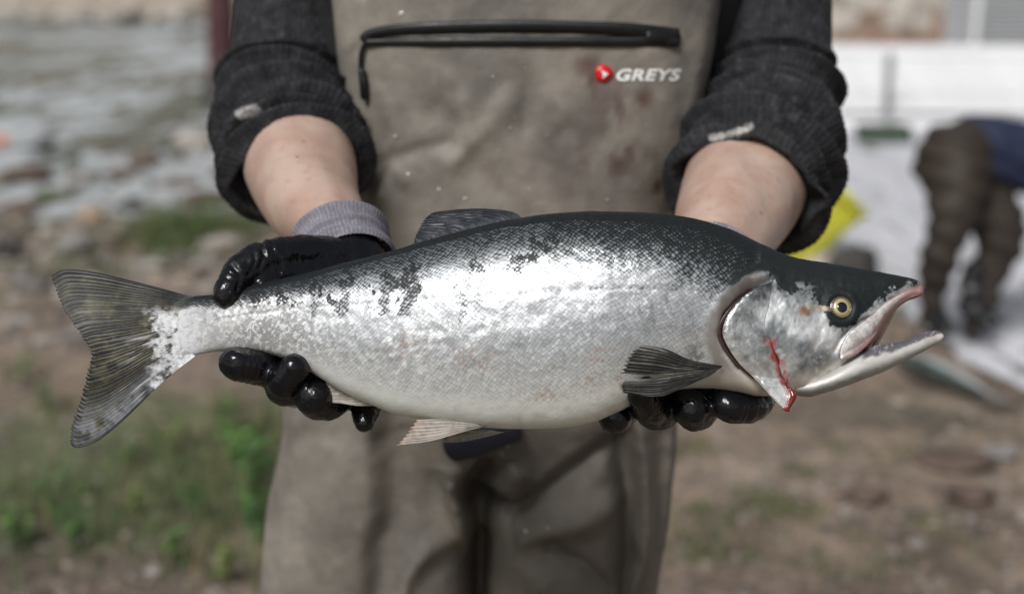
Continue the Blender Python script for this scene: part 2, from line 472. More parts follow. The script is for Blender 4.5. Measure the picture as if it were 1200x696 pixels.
mossm = sst(0.50, 0.68, nc) * (0.12 + 0.5 * sst(-0.2, -0.9, fx) + 0.25 * sst(6.0, 7.0, fy))
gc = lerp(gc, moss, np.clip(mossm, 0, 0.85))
bk = fy - kn(BANK, fx)
gc = lerp(gc, np.array([0.42, 0.34, 0.27]), sst(-2, 3, bk)); gc = lerp(gc, np.array([0.05, 0.045, 0.04]), sst(-3.5, -2, bk) * sst(1.2, -.6, bk) * .85)
gc = lerp(gc, np.array([0.05, 0.06, 0.035]), sst(9, 16, bk) * 0.9)
sh = fy - kn(SHORE, fx)
gc = lerp(gc, np.array([0.13, 0.11, 0.09]), sst(-0.5, 0.1, sh) * sst(4, 1, sh) * 0.6)
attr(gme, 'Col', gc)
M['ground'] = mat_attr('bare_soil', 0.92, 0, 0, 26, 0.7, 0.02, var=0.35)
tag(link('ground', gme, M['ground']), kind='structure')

def mat_water():
    t = NT('river_water'); v = t.obj()
    mp = t.n.new('ShaderNodeMapping'); t.put(mp.inputs[0], v); mp.inputs['Scale'].default_value = (2.6, 0.9, 1)
    a = t.noise(mp.outputs[0], 2.2, 3, 0.55, 0.6); b = t.noise(mp.outputs[0], 1.7, 5, 0.62, 0.5)
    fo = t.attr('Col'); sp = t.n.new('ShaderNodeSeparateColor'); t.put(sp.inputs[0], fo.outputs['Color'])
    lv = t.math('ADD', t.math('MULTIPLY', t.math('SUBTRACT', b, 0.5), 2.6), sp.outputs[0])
    foam_glare = t.ramp(lv, 0.30, 0.64, 0.0, 0.92)  # pale patches: riffle foam plus bright sky reflection painted into the colour
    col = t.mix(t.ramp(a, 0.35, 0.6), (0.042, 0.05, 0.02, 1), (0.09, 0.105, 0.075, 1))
    col = t.mix(foam_glare, col, t.mix(sp.outputs[1], (0.52, 0.54, 0.55, 1), (0.66, 0.66, 0.70, 1)))
    t.set(Base_Color=col, Roughness=t.ramp(foam_glare, 0, 1, 0.1, 0.6), IOR=1.33, Normal=t.bump(t.math('ADD', a, t.math('MULTIPLY', b, 0.45)), 1.0, 0.16), Specular_IOR_Level=0.8)
    return t.m
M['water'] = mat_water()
wx = dens(-6, 6, 0.12, -170, 170); wy = dens(3.0, 16, 0.10, 2.0, 75)
WX, WY = np.meshgrid(wx, wy, indexing='ij'); a, b = WX.ravel(), WY.ravel()
qq = np.stack([a * 0.9, b * 2.0, 0 * a], 1)
wz = -0.045 + 0.035 * (fbm(qq * 1.6, 3, 77) - 0.5)
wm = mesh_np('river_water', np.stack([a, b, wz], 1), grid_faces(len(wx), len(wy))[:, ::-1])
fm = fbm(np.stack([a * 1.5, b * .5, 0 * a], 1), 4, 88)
riffle_glare = .42 * sst(.2, 1.4, a) * sst(15, 12, b) + .14  # more riffle foam and painted sky reflection towards the right
fl = np.clip((fm - .5) * 2.2 + .28 + riffle_glare * sst(60, 20, b), 0, 1)
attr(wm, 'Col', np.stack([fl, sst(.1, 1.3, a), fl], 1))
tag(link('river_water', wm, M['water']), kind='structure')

# ------------------------------------------------------------------ stones, pebbles
def ico(sub):
    b = bmesh.new(); bmesh.ops.create_icosphere(b, subdivisions=sub, radius=1)
    V = np.array([v.co[:] for v in b.verts]); Fa = np.array([[v.index for v in f.verts] for f in b.faces]); b.free()
    return V, Fa
IV3, IF3 = ico(4); IV2, IF2 = ico(3); IV1, IF1 = ico(2)
def stone_mesh(name, sx, sy, sz, seed, lumps=0.5):
    V = IV3 * (1 + lumps * (fbm(IV3 * 1.3 + seed * 3.1, 3, seed)[:, None] - 0.5) * 1.3)
    for k in range(6):                   # a few broken faces
        d = np.random.default_rng(seed * 10 + k).normal(size=3); d /= np.linalg.norm(d)
        e = V @ d; V = V - np.maximum(e - 0.78, 0)[:, None] * d * 0.8
    V = V + IV3 * (fbm(IV3 * 6 + seed, 3, seed + 5)[:, None] - 0.5) * 0.12
    return mesh_np(name, V * [sx, sy, sz], IF3)
SM = {}
for nm, c in {'grey': (0.24, 0.225, 0.215), 'tan': (0.36, 0.255, 0.17), 'brown': (0.14, 0.098, 0.075), 'pale': (0.42, 0.38, 0.34), 'dark': (0.05, 0.045, 0.042), 'moss': (0.12, 0.135, 0.06)}.items():
    SM[nm] = simple('stone_' + nm, c, 0.8, 22, 0.45, 0.6, 0.012)
# px, py of its foot, width px, height px, colour, label
ROCKS = [
    (105, 262, 34, 24, 'tan', 'tan orange stone above the tail fin, on the mossy shore'),
    (82, 303, 44, 26, 'grey', 'round grey stone just above the top tip of the tail fin'),
    (32, 210, 62, 30, 'brown', 'broad brown stone by the water at the left edge'),
    (12, 212, 30, 16, 'dark', 'flat dark stone at the far left edge beside the broad brown one'),
    (58, 282, 26, 16, 'pale', 'small pale stone left of the tan orange stone in the moss'),
    (8, 308, 36, 28, 'dark', 'dark brown stone at the left edge above the tail level'),
    (135, 298, 32, 18, 'brown', 'dark brown stone right of the round grey one'),
    (258, 303, 70, 22, 'pale', 'flat pale slab behind the gloved thumb'),
    (168, 188, 42, 18, 'brown', 'low brown stone awash in the shallows left of the sleeve'),
    (228, 172, 56, 30, 'pale', 'pale pinkish boulder at the waterline beside the left sleeve'),
    (207, 160, 24, 14, 'dark', 'small dark stone touching the pale pinkish boulder'),
    (48, 172, 28, 16, 'dark', 'small black stone poking out of the shallows on the left'),
    (95, 212, 42, 20, 'grey', 'grey stone in the wet shallows between brown stone and moss'),
    (60, 228, 52, 16, 'moss', 'low mossy stone under the broad brown one'),
    (240, 235, 60, 24, 'brown', 'rough brown rock patch beside the bare left forearm'),
    (205, 300, 40, 18, 'moss', 'mossy stone below the grass tuft'),
    (265, 205, 46, 22, 'brown', 'dark reddish stone partly hidden by the left sleeve'),
    (295, 262, 44, 30, 'grey', 'grey stone tucked behind the left forearm'),
    (1002, 322, 66, 52, 'dark', 'dark boulder behind the top of the salmon head'),
    (960, 306, 56, 28, 'pale', 'pale cream stone under the yellow tub'),
    (1015, 590, 60, 16, 'brown', 'half buried brown stone in the soil at the right'),
    (1120, 555, 100, 13, 'brown', 'long pale stone lying flat in the soil at the right'),
    (1175, 540, 50, 18, 'grey', 'small grey stone right of the long pale one'),
    (1140, 596, 64, 18, 'brown', 'rounded brown stone at the lower right'),
    (140, 205, 36, 18, 'brown', 'brown stone in the shallows above the small pale mossy stones'),
    (20, 250, 44, 20, 'brown', 'brown stone on the wet shore at the left edge below the broad one'),
    (150, 240, 38, 18, 'dark', 'dark wet stone above the tan orange stone, to its right'),
    (185, 215, 30, 14, 'grey', 'small grey stone in the shallows left of the reddish stone'),
    (125, 178, 26, 10, 'brown', 'narrow brown stone just breaking the water surface'),
    (215, 215, 34, 16, 'brown', 'brown stone directly left of the elbow of the left sleeve'),
    (175, 325, 40, 16, 'pale', 'pale flat stone behind the upper edge of the tail fin'),
    (60, 330, 30, 14, 'brown', 'small brown stone at the tip of the tail fin'),
    (30, 345, 40, 16, 'grey', 'grey flat stone left of the tail fin tip'),
    (110, 320, 28, 12, 'dark', 'small dark stone just above the tail fin edge'),
    (285, 225, 30, 20, 'dark', 'dark stone in the shade of the left elbow'),
    (180, 255, 26, 14, 'pale', 'small pale stone left of the green grass tuft'),
    (1045, 375, 50, 20, 'grey', 'grey stone seen through the open mouth of the salmon'),
]
for k, (px, py, w, h, c, lab) in enumerate(ROCKS):
    g = onZ(px, py, -0.02)
    d = (g - CAM) @ FW
    sx, sz = w * d / F * 0.5, h * d / F * 0.55
    me = stone_mesh('river_stone', sx, sx * 0.8, sz, 100 + k)
    zz = float(ground_z(np.array([g[0]]), np.array([g[1]]))[0])
    o = link('river_stone', me, SM[c], loc=(g[0], g[1] + sx * 0.3, max(zz, -0.06) + sz * 0.55))
    o.rotation_euler = (random.uniform(-.15, .15), random.uniform(-.15, .15), random.uniform(0, 6))
    me.transform(Matrix.Rotation(-o.rotation_euler[2], 4, 'Z'))
    tag(o, lab, 'stone')
def pebbles(name, pts, size, mat, seed):
    r = np.random.default_rng(seed); n = len(pts)
    sc = size * r.lognormal(0, 0.45, n); an = r.uniform(0, 6.28, n)
    el = np.stack([r.uniform(0.8, 1.4, n), r.uniform(0.7, 1.1, n), r.uniform(0.45, 0.75, n)], 1)
    V = IV1[None] * el[:, None] * sc[:, None, None]
    V = V * (1 + 0.25 * (vn((IV1[None] * 1.7 + np.arange(n)[:, None, None] * 3.3).reshape(-1, 3), seed).reshape(n, -1) - 0.5))[:, :, None]
    c, s = np.cos(an)[:, None], np.sin(an)[:, None]
    V = np.stack([V[..., 0] * c - V[..., 1] * s, V[..., 0] * s + V[..., 1] * c, V[..., 2]], -1) + pts[:, None]
    Fa = (IF1[None] + (np.arange(n) * len(IV1))[:, None, None]).reshape(-1, 3)
    me = mesh_np(name, V.reshape(-1, 3), Fa)
    pal = np.array([[.20, .18, .165], [.25, .21, .17], [.11, .09, .075], [.27, .24, .21], [.08, .07, .06], [.17, .13, .10]])
    attr(me, 'Col', np.repeat(pal[r.integers(0, len(pal), n)] * r.uniform(.8, 1.2, (n, 1)), len(IV1), 0))
    return tag(link(name, me, mat), kind='stuff')
M['pebble'] = mat_attr('pebble', 0.75, 0, 0, 60, 0.4, 0.004, var=0.3)
def scatter(n, boxes, seed):
    r = np.random.default_rng(seed); out = []
    for (x0, y0, x1, y1, k) in boxes:
        for _ in range(int(n * k)):
            g = onZ(r.uniform(x0, x1), r.uniform(y0, y1), -0.02); out.append(g)
    p = np.array(out); p[:, 2] = np.maximum(ground_z(p[:, 0], p[:, 1]), -0.075) 
    return p
pebbles('shore_pebbles', scatter(1000, [(-40, 165, 330, 320, 1.0), (0, 320, 340, 420, 0.25), (960, 290, 1240, 420, 0.25), (180, 110, 300, 200, 0.12)], 3), 0.028, M['pebble'], 3)
pebbles('soil_pebbles', scatter(1000, [(760, 430, 1220, 720, 0.35), (-20, 330, 340, 720, 0.4), (1000, 480, 1230, 640, 0.12)], 4), 0.009, M['pebble'], 4)
# crumbs of soil
pebbles('soil_crumbs', scatter(1000, [(740, 420, 1230, 740, 1.2), (-30, 310, 340, 740, 1.2)], 5), 0.0045, M['pebble'], 5)

# ------------------------------------------------------------------ grass and weeds
def blades(pts, hgt, wid, seed, lean=0.5):
    r = np.random.default_rng(seed); n = len(pts)
    h = hgt * r.lognormal(0, 0.35, n); an = r.uniform(0, 6.28, n); w = wid * r.uniform(0.6, 1.3, n)
    ln = np.abs(r.normal(0, lean, n)) + 0.1
    dx, dy = np.cos(an), np.sin(an)
    rows = []
    for t, ww in ((0, 1), (0.4, 0.85), (0.75, 0.55), (1.0, 0.04)):
        cx = pts[:, 0] + dx * ln * h * t * t; cy = pts[:, 1] + dy * ln * h * t * t; cz = pts[:, 2] + h * (t - 0.35 * ln * t * t)
        for sgn in (-1, 1): rows.append(np.stack([cx - dy * w * ww * sgn, cy + dx * w * ww * sgn, cz], 1))
    V = np.stack(rows, 1)
    f = np.array([[0, 1, 3, 2], [2, 3, 5, 4], [4, 5, 7, 6]])
    Fa = (f[None] + (np.arange(n) * 8)[:, None, None]).reshape(-1, 4)
    g = r.uniform(0, 1, n)
    c = np.outer(1 - g, [0.022, 0.06, 0.012]) + np.outer(g, [0.08, 0.15, 0.032])
    dry = r.uniform(0, 1, n) < 0.3
    c[dry] = np.array([[0.20, 0.16, 0.075]]) * r.uniform(.5, 1.2, (int(dry.sum()), 1))
    return V.reshape(-1, 3), Fa, np.repeat(c, 8, 0)
M['grass'] = mat_attr('grass_blade', 0.6, 0, 0, 60, 0.1, 0.002, var=0.2)
r_ = np.random.default_rng(11)
PATCH = [  # px, py, radius m, blades, height
    (255, 560, .22, 1500, .09), (300, 520, .12, 800, .10), (200, 600, .30, 1500, .08), (60, 640, .25, 900, .07), (280, 650, .22, 1300, .09), (120, 560, .2, 700, .07),
    (20, 590, .16, 700, .09), (310, 600, .10, 500, .10), (60, 480, .08, 220, .07), (25, 440, .07, 180, .07), (262, 488, .06, 260, .09), (200, 520, .10, 350, .07), (150, 530, .08, 250, .06),
    (232, 285, .34, 1500, .17), (205, 270, .22, 500, .10), (120, 290, .30, 500, .05), (180, 312, .30, 450, .06), (40, 265, .40, 400, .05), (150, 265, .4, 500, .05),
    (940, 545, .06, 150, .02), (905, 600, .12, 380, .022), (925, 590, .08, 260, .024), (1050, 530, .08, 220, .022), (1095, 610, .06, 160, .022), (800, 640, .12, 300, .03), (860, 640, .1, 260, .026),
    (800, 520, .1, 260, .03), (990, 520, .08, 120, .02), (1060, 670, .14, 220, .022), (960, 660, .1, 160, .02), (1150, 640, .08, 100, .02), (820, 600, .08, 160, .03), (885, 575, .07, 160, .022), (1000, 625, .06, 110, .02)]
BV, BF, BC, off = [], [], [], 0
for k, (px, py, rad, n, h) in enumerate(PATCH):
    n = int(n * (.19 if px < 340 and py > 420 else .6)); g = onZ(px, py)
    a = r_.uniform(0, 6.28, n); q = rad * np.sqrt(r_.uniform(0, 1, n)) * (0.6 + 0.8 * r_.uniform(0, 1, n))
    p = np.stack([g[0] + q * np.cos(a), g[1] + q * np.sin(a) * 1.2, 0 * a], 1)
    p[:, 2] = np.maximum(ground_z(p[:, 0], p[:, 1]), -0.05) - 0.004
    V, Fa, c = blades(p, h, 0.0022 if h < .1 else 0.003, 50 + k, 0.6)
    BV.append(V); BF.append(Fa + off); BC.append(c); off += len(V)
me = mesh_np('grass', np.vstack(BV), np.vstack(BF)); attr(me, 'Col', np.vstack(BC))
tag(link('grass', me, M['grass']), kind='stuff')
# broad-leaved weeds
def weed(px, py, hpx, leaves, lab, tint, seed):
    g = onZ(px, py); d = (g - CAM) @ FW
    z = float(ground_z(np.array([g[0]]), np.array([g[1]]))[0]); hh = hpx * d / F
    root = empty('weed_plant', (g[0], g[1], z - 0.005))
    r = np.random.default_rng(seed)
    st, lf, lc = MB(), MB(), []
    for s in range(max(2, leaves // 8)):
        a = r.uniform(0, 6.28); e = r.uniform(0.05, 0.35) * hh; top = np.array([math.cos(a) * e, math.sin(a) * e, hh * r.uniform(.7, 1)])
        pts = [np.zeros(3), top * [0.3, 0.3, 0.55], top]
        st.tube(pts, [.0025, .002, .001], n=6, sub=4)
        for q in range(8):
            t = r.uniform(0.25, 1.0); c0 = spline(pts, 30)[int(t * 29)]
            b = r.uniform(0, 6.28); ln = hh * r.uniform(.16, .3); w = ln * r.uniform(.22, .34)
            dr = np.array([math.cos(b), math.sin(b), r.uniform(-.1, .5)]); sd_ = np.array([-math.sin(b), math.cos(b), 0])
            V = np.array([c0, c0 + dr * ln * .35 + sd_ * w, c0 + dr * ln * .35 + [0, 0, -w * .25], c0 + dr * ln * .35 - sd_ * w,
                          c0 + dr * ln * .7 + sd_ * w * .8 - [0, 0, ln * .06], c0 + dr * ln * .7 - [0, 0, ln * .1], c0 + dr * ln * .7 - sd_ * w * .8 - [0, 0, ln * .06], c0 + dr * ln - [0, 0, ln * .22]])
            lf.add(V, [np.array([[0, 1, 2], [0, 2, 3], [4, 7, 5], [5, 7, 6]]), np.array([[1, 4, 5, 2], [2, 5, 6, 3]])])
            lc.append(np.tile(np.array(tint) * r.uniform(.75, 1.3), (8, 1)))
    link('stem', st.mesh('stem'), M['grass_stem'], root)
    me = lf.mesh('foliage'); attr(me, 'Col', np.vstack(lc)); tag(link('foliage', me, M['grass'], root), kind='stuff')
    tag(root, lab, 'plant')
M['grass_stem'] = simple('weed_stem', (0.09, 0.13, 0.045), 0.7, 60, 0.3, 0.2, 0.001)
G1, G2, G3 = (.12, .22, .055), (.07, .145, .04), (.18, .23, .07)
for k, a in enumerate([
    (28, 448, 42, 16, 'small bright green weed at the left edge below the tail fin', G1), (55, 482, 46, 16, 'darker green weed right of the small bright one at left', G2),
    (265, 520, 60, 32, 'tall light green weed below the gloved fingertips', G1), (202, 530, 44, 24, 'low green weed right of the lower tail tip', G3),
    (300, 600, 95, 48, 'large deep green weed against the left wader leg', G2), (20, 640, 70, 40, 'bushy green weed in the lower left corner', G1),
    (45, 590, 40, 24, 'small green weed above the bushy corner weed', G2), (235, 610, 60, 32, 'dark green weed in the middle of the lower left grass', G2),
    (90, 640, 60, 40, 'broad dark green weed right of the bushy corner weed', G2), (285, 560, 70, 40, 'bright green weed close to the left wader leg, below the fingertips', G1), (205, 660, 50, 32, 'bright leafy weed near the bottom edge between grass tufts', G1), (330 - 25, 650, 80, 40, 'dark weed touching the left wader leg near the bottom', G2), (100, 575, 36, 20, 'small bright weed below the tail fin fork', G1),
    (160, 600, 50, 24, 'yellowish green weed among the lower left grass', G3), (150, 545, 36, 16, 'tiny weed directly under the lower tail tip', G1), (265, 690, 60, 32, 'green weed at the bottom edge beside the left wader leg', G3)]):
    weed(*a, 900 + k)

# ------------------------------------------------------------------ far shore on the right: dock, cabin, boulders; left: post, float
M['white'] = simple('white_paint', (0.80, 0.80, 0.81), 0.5, 8, 0.1, 0.2, 0.004)
M['grey_metal'] = simple('grey_metal', (0.40, 0.41, 0.42), 0.5, 6, 0.15, 0.2, 0.003, 0.2)
M['post_grey'] = simple('post_grey', (0.2, 0.2, 0.21), 0.6, 12, 0.3, 0.2, 0.003)
M['maroon'] = simple('maroon_wood', (0.09, 0.035, 0.04), 0.8, 14, 0.45, 0.4, 0.01)
M['yellow'] = simple('yellow_plastic', (0.52, 0.50, 0.045), 0.45, 12, 0.12, 0.2, 0.003)
M['orange'] = simple('orange_float', (0.75, 0.24, 0.12), 0.5, 20, 0.15, 0.1, 0.002)
M['crate'] = simple('dark_green_crate', (0.05, 0.075, 0.05), 0.7, 10, 0.35, 0.3, 0.01)
c0 = onZ(975, 152, -0.05); ddock = c0[1]
root = empty('floating_dock', (2.6, ddock, -0.05)); root.rotation_euler = (0, 0, R(-5))
tag(root, 'long white floating dock with stepped boards across the water', 'dock')
x0, x1 = -1.2, 7.5
link('hull', MB().box(((x0 + x1) / 2, 1.3, 0.02), ((x1 - x0) / 2, 1.2, 0.12), bev=.02).mesh('hull', False), M['white'], root)
pl = MB().box((0, 0, 0), ((x1 - x0) / 2, 0.10, 0.034), bev=.008).mesh('plank', False); pl.materials.append(M['white'])
for k in range(8):
    link('plank', pl, None, root, ((x0 + x1) / 2, 0.14 + 0.22 * k, 0.19 + 0.062 * k))
ris = MB().box((0, 0, 0), ((x1 - x0) / 2, 0.012, 0.026), bev=.003).mesh('riser', False); ris.materials.append(M['post_grey'])
for k in range(8): link('riser', ris, None, root, ((x0 + x1) / 2, 0.20 + 0.22 * k, 0.128 + 0.062 * k))
for k in range(4):
    me = MB().tube([(0, 0, 0.05), (0, 0, 0.55)], [.035, .035], n=12, sub=2).mesh('post')
    link('post', me, M['post_grey'], root, (0.72 + k * 2.1, 0.0, 0.1))
link('rail', MB().tube([(x0, 0, .66), (x1, 0, .66)], [.02, .02], n=10, sub=2).mesh('rail'), M['white'], root)
g = onZ(1042, 172, -0.05)
root = empty('green_crate', (g[0], g[1], -0.08)); tag(root, 'dark green crate at the water edge in front of the white dock', 'crate')
bx = MB().box((0, .2, .03), (.20, .15, .03), bev=.01)
link('bottom', bx.mesh('bottom', False), M['crate'], root)
for s in (-1, 1):
    link('side', MB().box((s * .19, .2, .12), (.012, .15, .06), bev=.004).mesh('side', False), M['crate'], root)
    link('side', MB().box((0, .2 + s * .14, .12), (.177, .012, .06), bev=.004).mesh('side', False), M['crate'], root)
# cabin
g = onY(1140, 66, ddock + 2.3)
root = empty('metal_cabin', (g[0], g[1], g[2])); tag(root, 'grey corrugated metal cabin at the upper right corner behind the dock', 'cabin')
def corrugated(w, h, n):
    u = np.linspace(0, 1, n * 6 + 1); V = []
    for z in (0, h): V.append(np.stack([u * w, 0.012 * np.sign(np.sin(u * n * 2 * math.pi)) * np.abs(np.sin(u * n * 2 * math.pi)) ** .5, 0 * u + z], 1))
    V = np.stack(V, 1).reshape(-1, 3)
    return V, grid_faces(len(u), 2)
def wallmesh(w, h, n, rot):                # horizontal corrugation
    V, Fa = corrugated(h, w, n)
    V = np.stack([V[:, 2], V[:, 1], V[:, 0]], 1)
    c, s = math.cos(rot), math.sin(rot)
    V = np.stack([V[:, 0] * c - V[:, 1] * s, V[:, 0] * s + V[:, 1] * c, V[:, 2]], 1)
    B = V.copy(); nrm = np.array([-s, c, 0]); B = B + nrm * 0.03
    return np.vstack([V, B]), np.vstack([Fa, Fa[:, ::-1] + len(V)])
V, Fa = wallmesh(3.0, 2.2, 44, R(-8)); link('front_wall', mesh_np('front_wall', V, Fa, False), M['grey_metal'], root, (.02, 0, 0))
V, Fa = wallmesh(2.4, 2.2, 44, R(80)); link('side_wall', mesh_np('side_wall', V, Fa, False), M['white'], root)  # brighter light on this side is put into its white colour
link('roof', MB().box((1.7, 1.0, 2.26), (1.9, 1.5, .04), bev=.01).mesh('roof', False), M['grey_metal'], root)
link('corner_trim', MB().box((-.0, -.02, 1.1), (.03, .03, 1.1), bev=.006).mesh('corner_trim', False), M['white'], root)
# cobbled boulders of the far bank
M['bankstone'] = simple('bank_boulder', (0.50, 0.45, 0.40), 0.85, 3, 0.4, 0.5, 0.03)
M['bankstone_b'] = simple('bank_boulder_brown', (0.28, 0.19, 0.14), 0.85, 3, 0.4, 0.5, 0.03)
rb = np.random.default_rng(5)
ORD = ['first', 'second', 'third', 'fourth', 'fifth', 'sixth', 'seventh', 'eighth', 'ninth', 'tenth']
protos = [stone_mesh('bank_boulder', 1, .9, .75, 300 + k) for k in range(5)]
for k, m in enumerate(protos): m.materials.append(M['bankstone_b'] if k == 4 else M['bankstone'])
for i in range(34):
    px = 960 + (i % 10) * 24 + rb.uniform(-8, 8); row = i // 10
    x = (px - 600) / F * (27.5 + row * 1.1) ; y = float(kn(BANK, np.array([x]))[0]) + row * 0.9 - .3
    o = link('bank_boulder', protos[int(rb.integers(0, 5)) if row else 4 - int(rb.integers(0, 2)) * 2])
    z = float(ground_z(np.array([x]), np.array([y]))[0]); s = rb.uniform(.32, .5)
    o.location = (x, y, z + s * .35); o.scale = (s, s, s); o.rotation_euler = (rb.uniform(-.3, .3), rb.uniform(-.3, .3), rb.uniform(0, 6.28))
    tag(o, '%s, %s from the left in the %s of the far right bank' % ('brown blurred boulder' if o.data.materials[0] == M['bankstone_b'] else 'pale blurred boulder', ORD[i % 10], ['waterline row', 'second row', 'third row', 'top row'][row]), 'boulder', 'boulders of the far right bank')
for i in range(9):
    px = 0 + i * 27 + rb.uniform(-8, 8); x = (px - 600) / F * 40; y = float(kn(BANK, np.array([x]))[0]) - 1.5 + rb.uniform(-.5, .5)
    o = link('bank_boulder', protos[int(rb.integers(0, 4))]); s = rb.uniform(.3, .5)
    o.location = (x, y, s * .2); o.scale = (s * 1.3, s, s * .9); o.rotation_euler = (0, 0, rb.uniform(0, 6.28))
    tag(o, '%s pale boulder from the left along the far waterline at the top left' % ORD[i], 'boulder', 'boulders of the far left bank')
g = onZ(262, 112, -0.05)
root = empty('mooring_post', (g[0], g[1], -.3)); tag(root, 'thick maroon post standing in the water behind the left sleeve', 'post')
V, Fs, nr = tube([(0, 0, 0), (0, 0, .7), (.02, 0, 1.6), (.02, 0, 2.2)], [.17, .165, .16, .15], n=28, sub=6)
V[:, :2] *= (1 + .12 * (fbm(V * [9, 9, 1.2], 3, 4) - .5))[:, None]
link('shaft', mesh_np('shaft', V, Fs), M['maroon'], root)
link('stone_footing', stone_mesh('stone_footing', .3, .3, .38, 41), SM['dark'], root, (0, 0, .25))
g = onZ(-2, 170, -.04)
V, Fs, nr = tube([(-.05, 0, 0), (0, 0, 0), (.06, 0, 0)], [.03, .048, .03], n=20, sub=6)
mb = MB().add(V, Fs); mb.tube([(.085, 0, 0), (.11, 0, .005)], [.012, .012], n=10, sub=2)
tag(link('fishing_float', mb.mesh('fishing_float'), M['orange'], loc=(g[0] - .01, g[1], .0)), 'small orange float in the shallows at the left edge', 'float')
# yellow tub, tipped on its side
g = onZ(930, 300, 0)
root = empty('plastic_tub', (g[0] - .13, g[1] + .1, .0)); root.scale = (1.15, 1.15, 1.15); root.rotation_euler = (R(12), R(38), R(10))
tag(root, 'tipped yellow plastic tub behind the right sleeve, near the water', 'tub')
def rrect(w, h, z, rc=.06, n=8):
    o = []
    for cx, cy, a0 in ((w - rc, h - rc, 0), (-w + rc, h - rc, 90), (-w + rc, -h + rc, 180), (w - rc, -h + rc, 270)):
        for k in range(n): a = R(a0 + 90 * k / (n - 1)); o.append((cx + rc * math.cos(a), cy + rc * math.sin(a), z))
    return np.array(o)
rings = [rrect(.15, .12, .0), rrect(.155, .125, .01), rrect(.185, .15, .40), rrect(.18, .145, .40), rrect(.15, .12, .02), rrect(.02, .02, .02, .015)]
nv = len(rings[0]); V = np.vstack(rings + [np.array([[0, 0, 0]])]); Fs = [grid_faces(len(rings), nv, True)]
i = np.arange(nv); Fs.append(np.stack([np.full(nv, len(V) - 1), (i + 1) % nv, i], 1)); Fs.append(((len(rings) - 1) * nv + i)[None, :])
link('tub_body', mesh_np('tub_body', V, Fs), M['yellow'], root)
rr = rrect(.19, .155, .40); link('rim', MB().tube(np.vstack([rr, rr[:1]]), [.011] * (len(rr) + 1), n=8, sub=1, caps=False).mesh('rim'), M['yellow'], root)

# ------------------------------------------------------------------ the salmon
XT = [(190, 371), (198, 360), (210, 352), (225, 347.5), (250, 345), (300, 333), (350, 322), (400, 309), (440, 299), (470, 290.5), (500, 281.5), (550, 268), (600, 256.5), (650, 249.5), (700, 247), (750, 248), (800, 253), (850, 266), (895, 287), (932, 302), (988, 311), (1029, 318.5), (1059, 324.5), (1072, 328), (1078, 331.5), (1081, 336), (1082, 340)]
XB = [(190, 399), (198, 410), (210, 417.5), (230, 416), (260, 412), (300, 413), (335, 420), (365, 436), (400, 457), (434, 473), (470, 486), (500, 491), (560, 499), (600, 502), (650, 501), (690, 495), (720, 484), (740, 474), (770, 462), (800, 456), (828, 455), (860, 459), (892, 464), (930, 462), (960, 448), (990, 430), (1007, 416), (1024, 398), (1033, 383), (1044, 368), (1052, 360.5), (1063, 353), (1078, 347.5), (1081, 344.5), (1082, 341)]
XW = [(190, .6), (205, 3.0), (230, 10.0), (260, 18), (300, 25), (350, 34), (400, 43), (450, 51), (500, 58), (550, 64), (600, 68), (700, 70), (760, 67), (820, 61), (870, 55), (910, 51), (950, 46), (985, 41), (1010, 34), (1035, 26), (1060, 17), (1075, 11), (1080, 6), (1082, 1.5)]
NEXP = 2.25
def prof(x): return kn(XT, x), kn(XB, x), kn(XW, x)
def ysurf(bx, by, tmax=0.86):
    T, B, W = prof(bx); c = (T + B) / 2; h = (B - T) / 2
    t = np.clip((by - c) / h, -tmax, tmax)
    return -W * (1 - np.abs(t) ** NEXP) ** (1 / NEXP)
def surf_at(px, py, lift=0.0, tmax=0.86):            # point on the near flank seen at a pixel
    y = np.full(px.shape, -40.0)
    for _ in range(4):
        k = 1 + y / F; y = ysurf(600 + (px - 600) * k, 348 + (py - 348) * k, tmax) - lift
    k = 1 + y / F
    return np.stack([(px - 600) * k * S, y * S, (348 - py) * k * S], -1)
SAL = empty('salmon', CAM + FW * D, (-PITCH - R(8), 0, 0))     # the back leans away from the lens
tag(SAL, 'large silver salmon with open mouth and bloody gill held across the body in gloved hands', 'fish')
xs = np.concatenate([np.arange(190, 1070, 0.9), 1082 - 12 * np.linspace(1, 0, 30) ** 1.7])
NV = 300
th = np.linspace(0, 2 * math.pi, NV, endpoint=False)
T, B, W = prof(xs)
def superell(th, n):
    c, s = np.cos(th), np.sin(th)
    return np.sign(c) * np.abs(c) ** (2 / n), np.sign(s) * np.abs(s) ** (2 / n)
cy, cz = superell(th, NEXP)
# start at the back (top), near side first
cy, cz = -np.roll(cy, -NV // 4), np.roll(cz, -NV // 4)
cy = -cy if cy[10] > 0 else cy
bx = np.repeat(xs[:, None], NV, 1); by = ((T + B) / 2)[:, None] - ((B - T) / 2)[:, None] * cz[None]; yy = W[:, None] * cy[None]
sh0 = bx.shape
bx, by, yy = bx.ravel(), by.ravel(), yy.ravel()
near = yy < 0
k = np.where(near, 1 + yy / F, 1 - yy / F)
px, py = 600 + (bx - 600) / k, 348 + (by - 348) / k
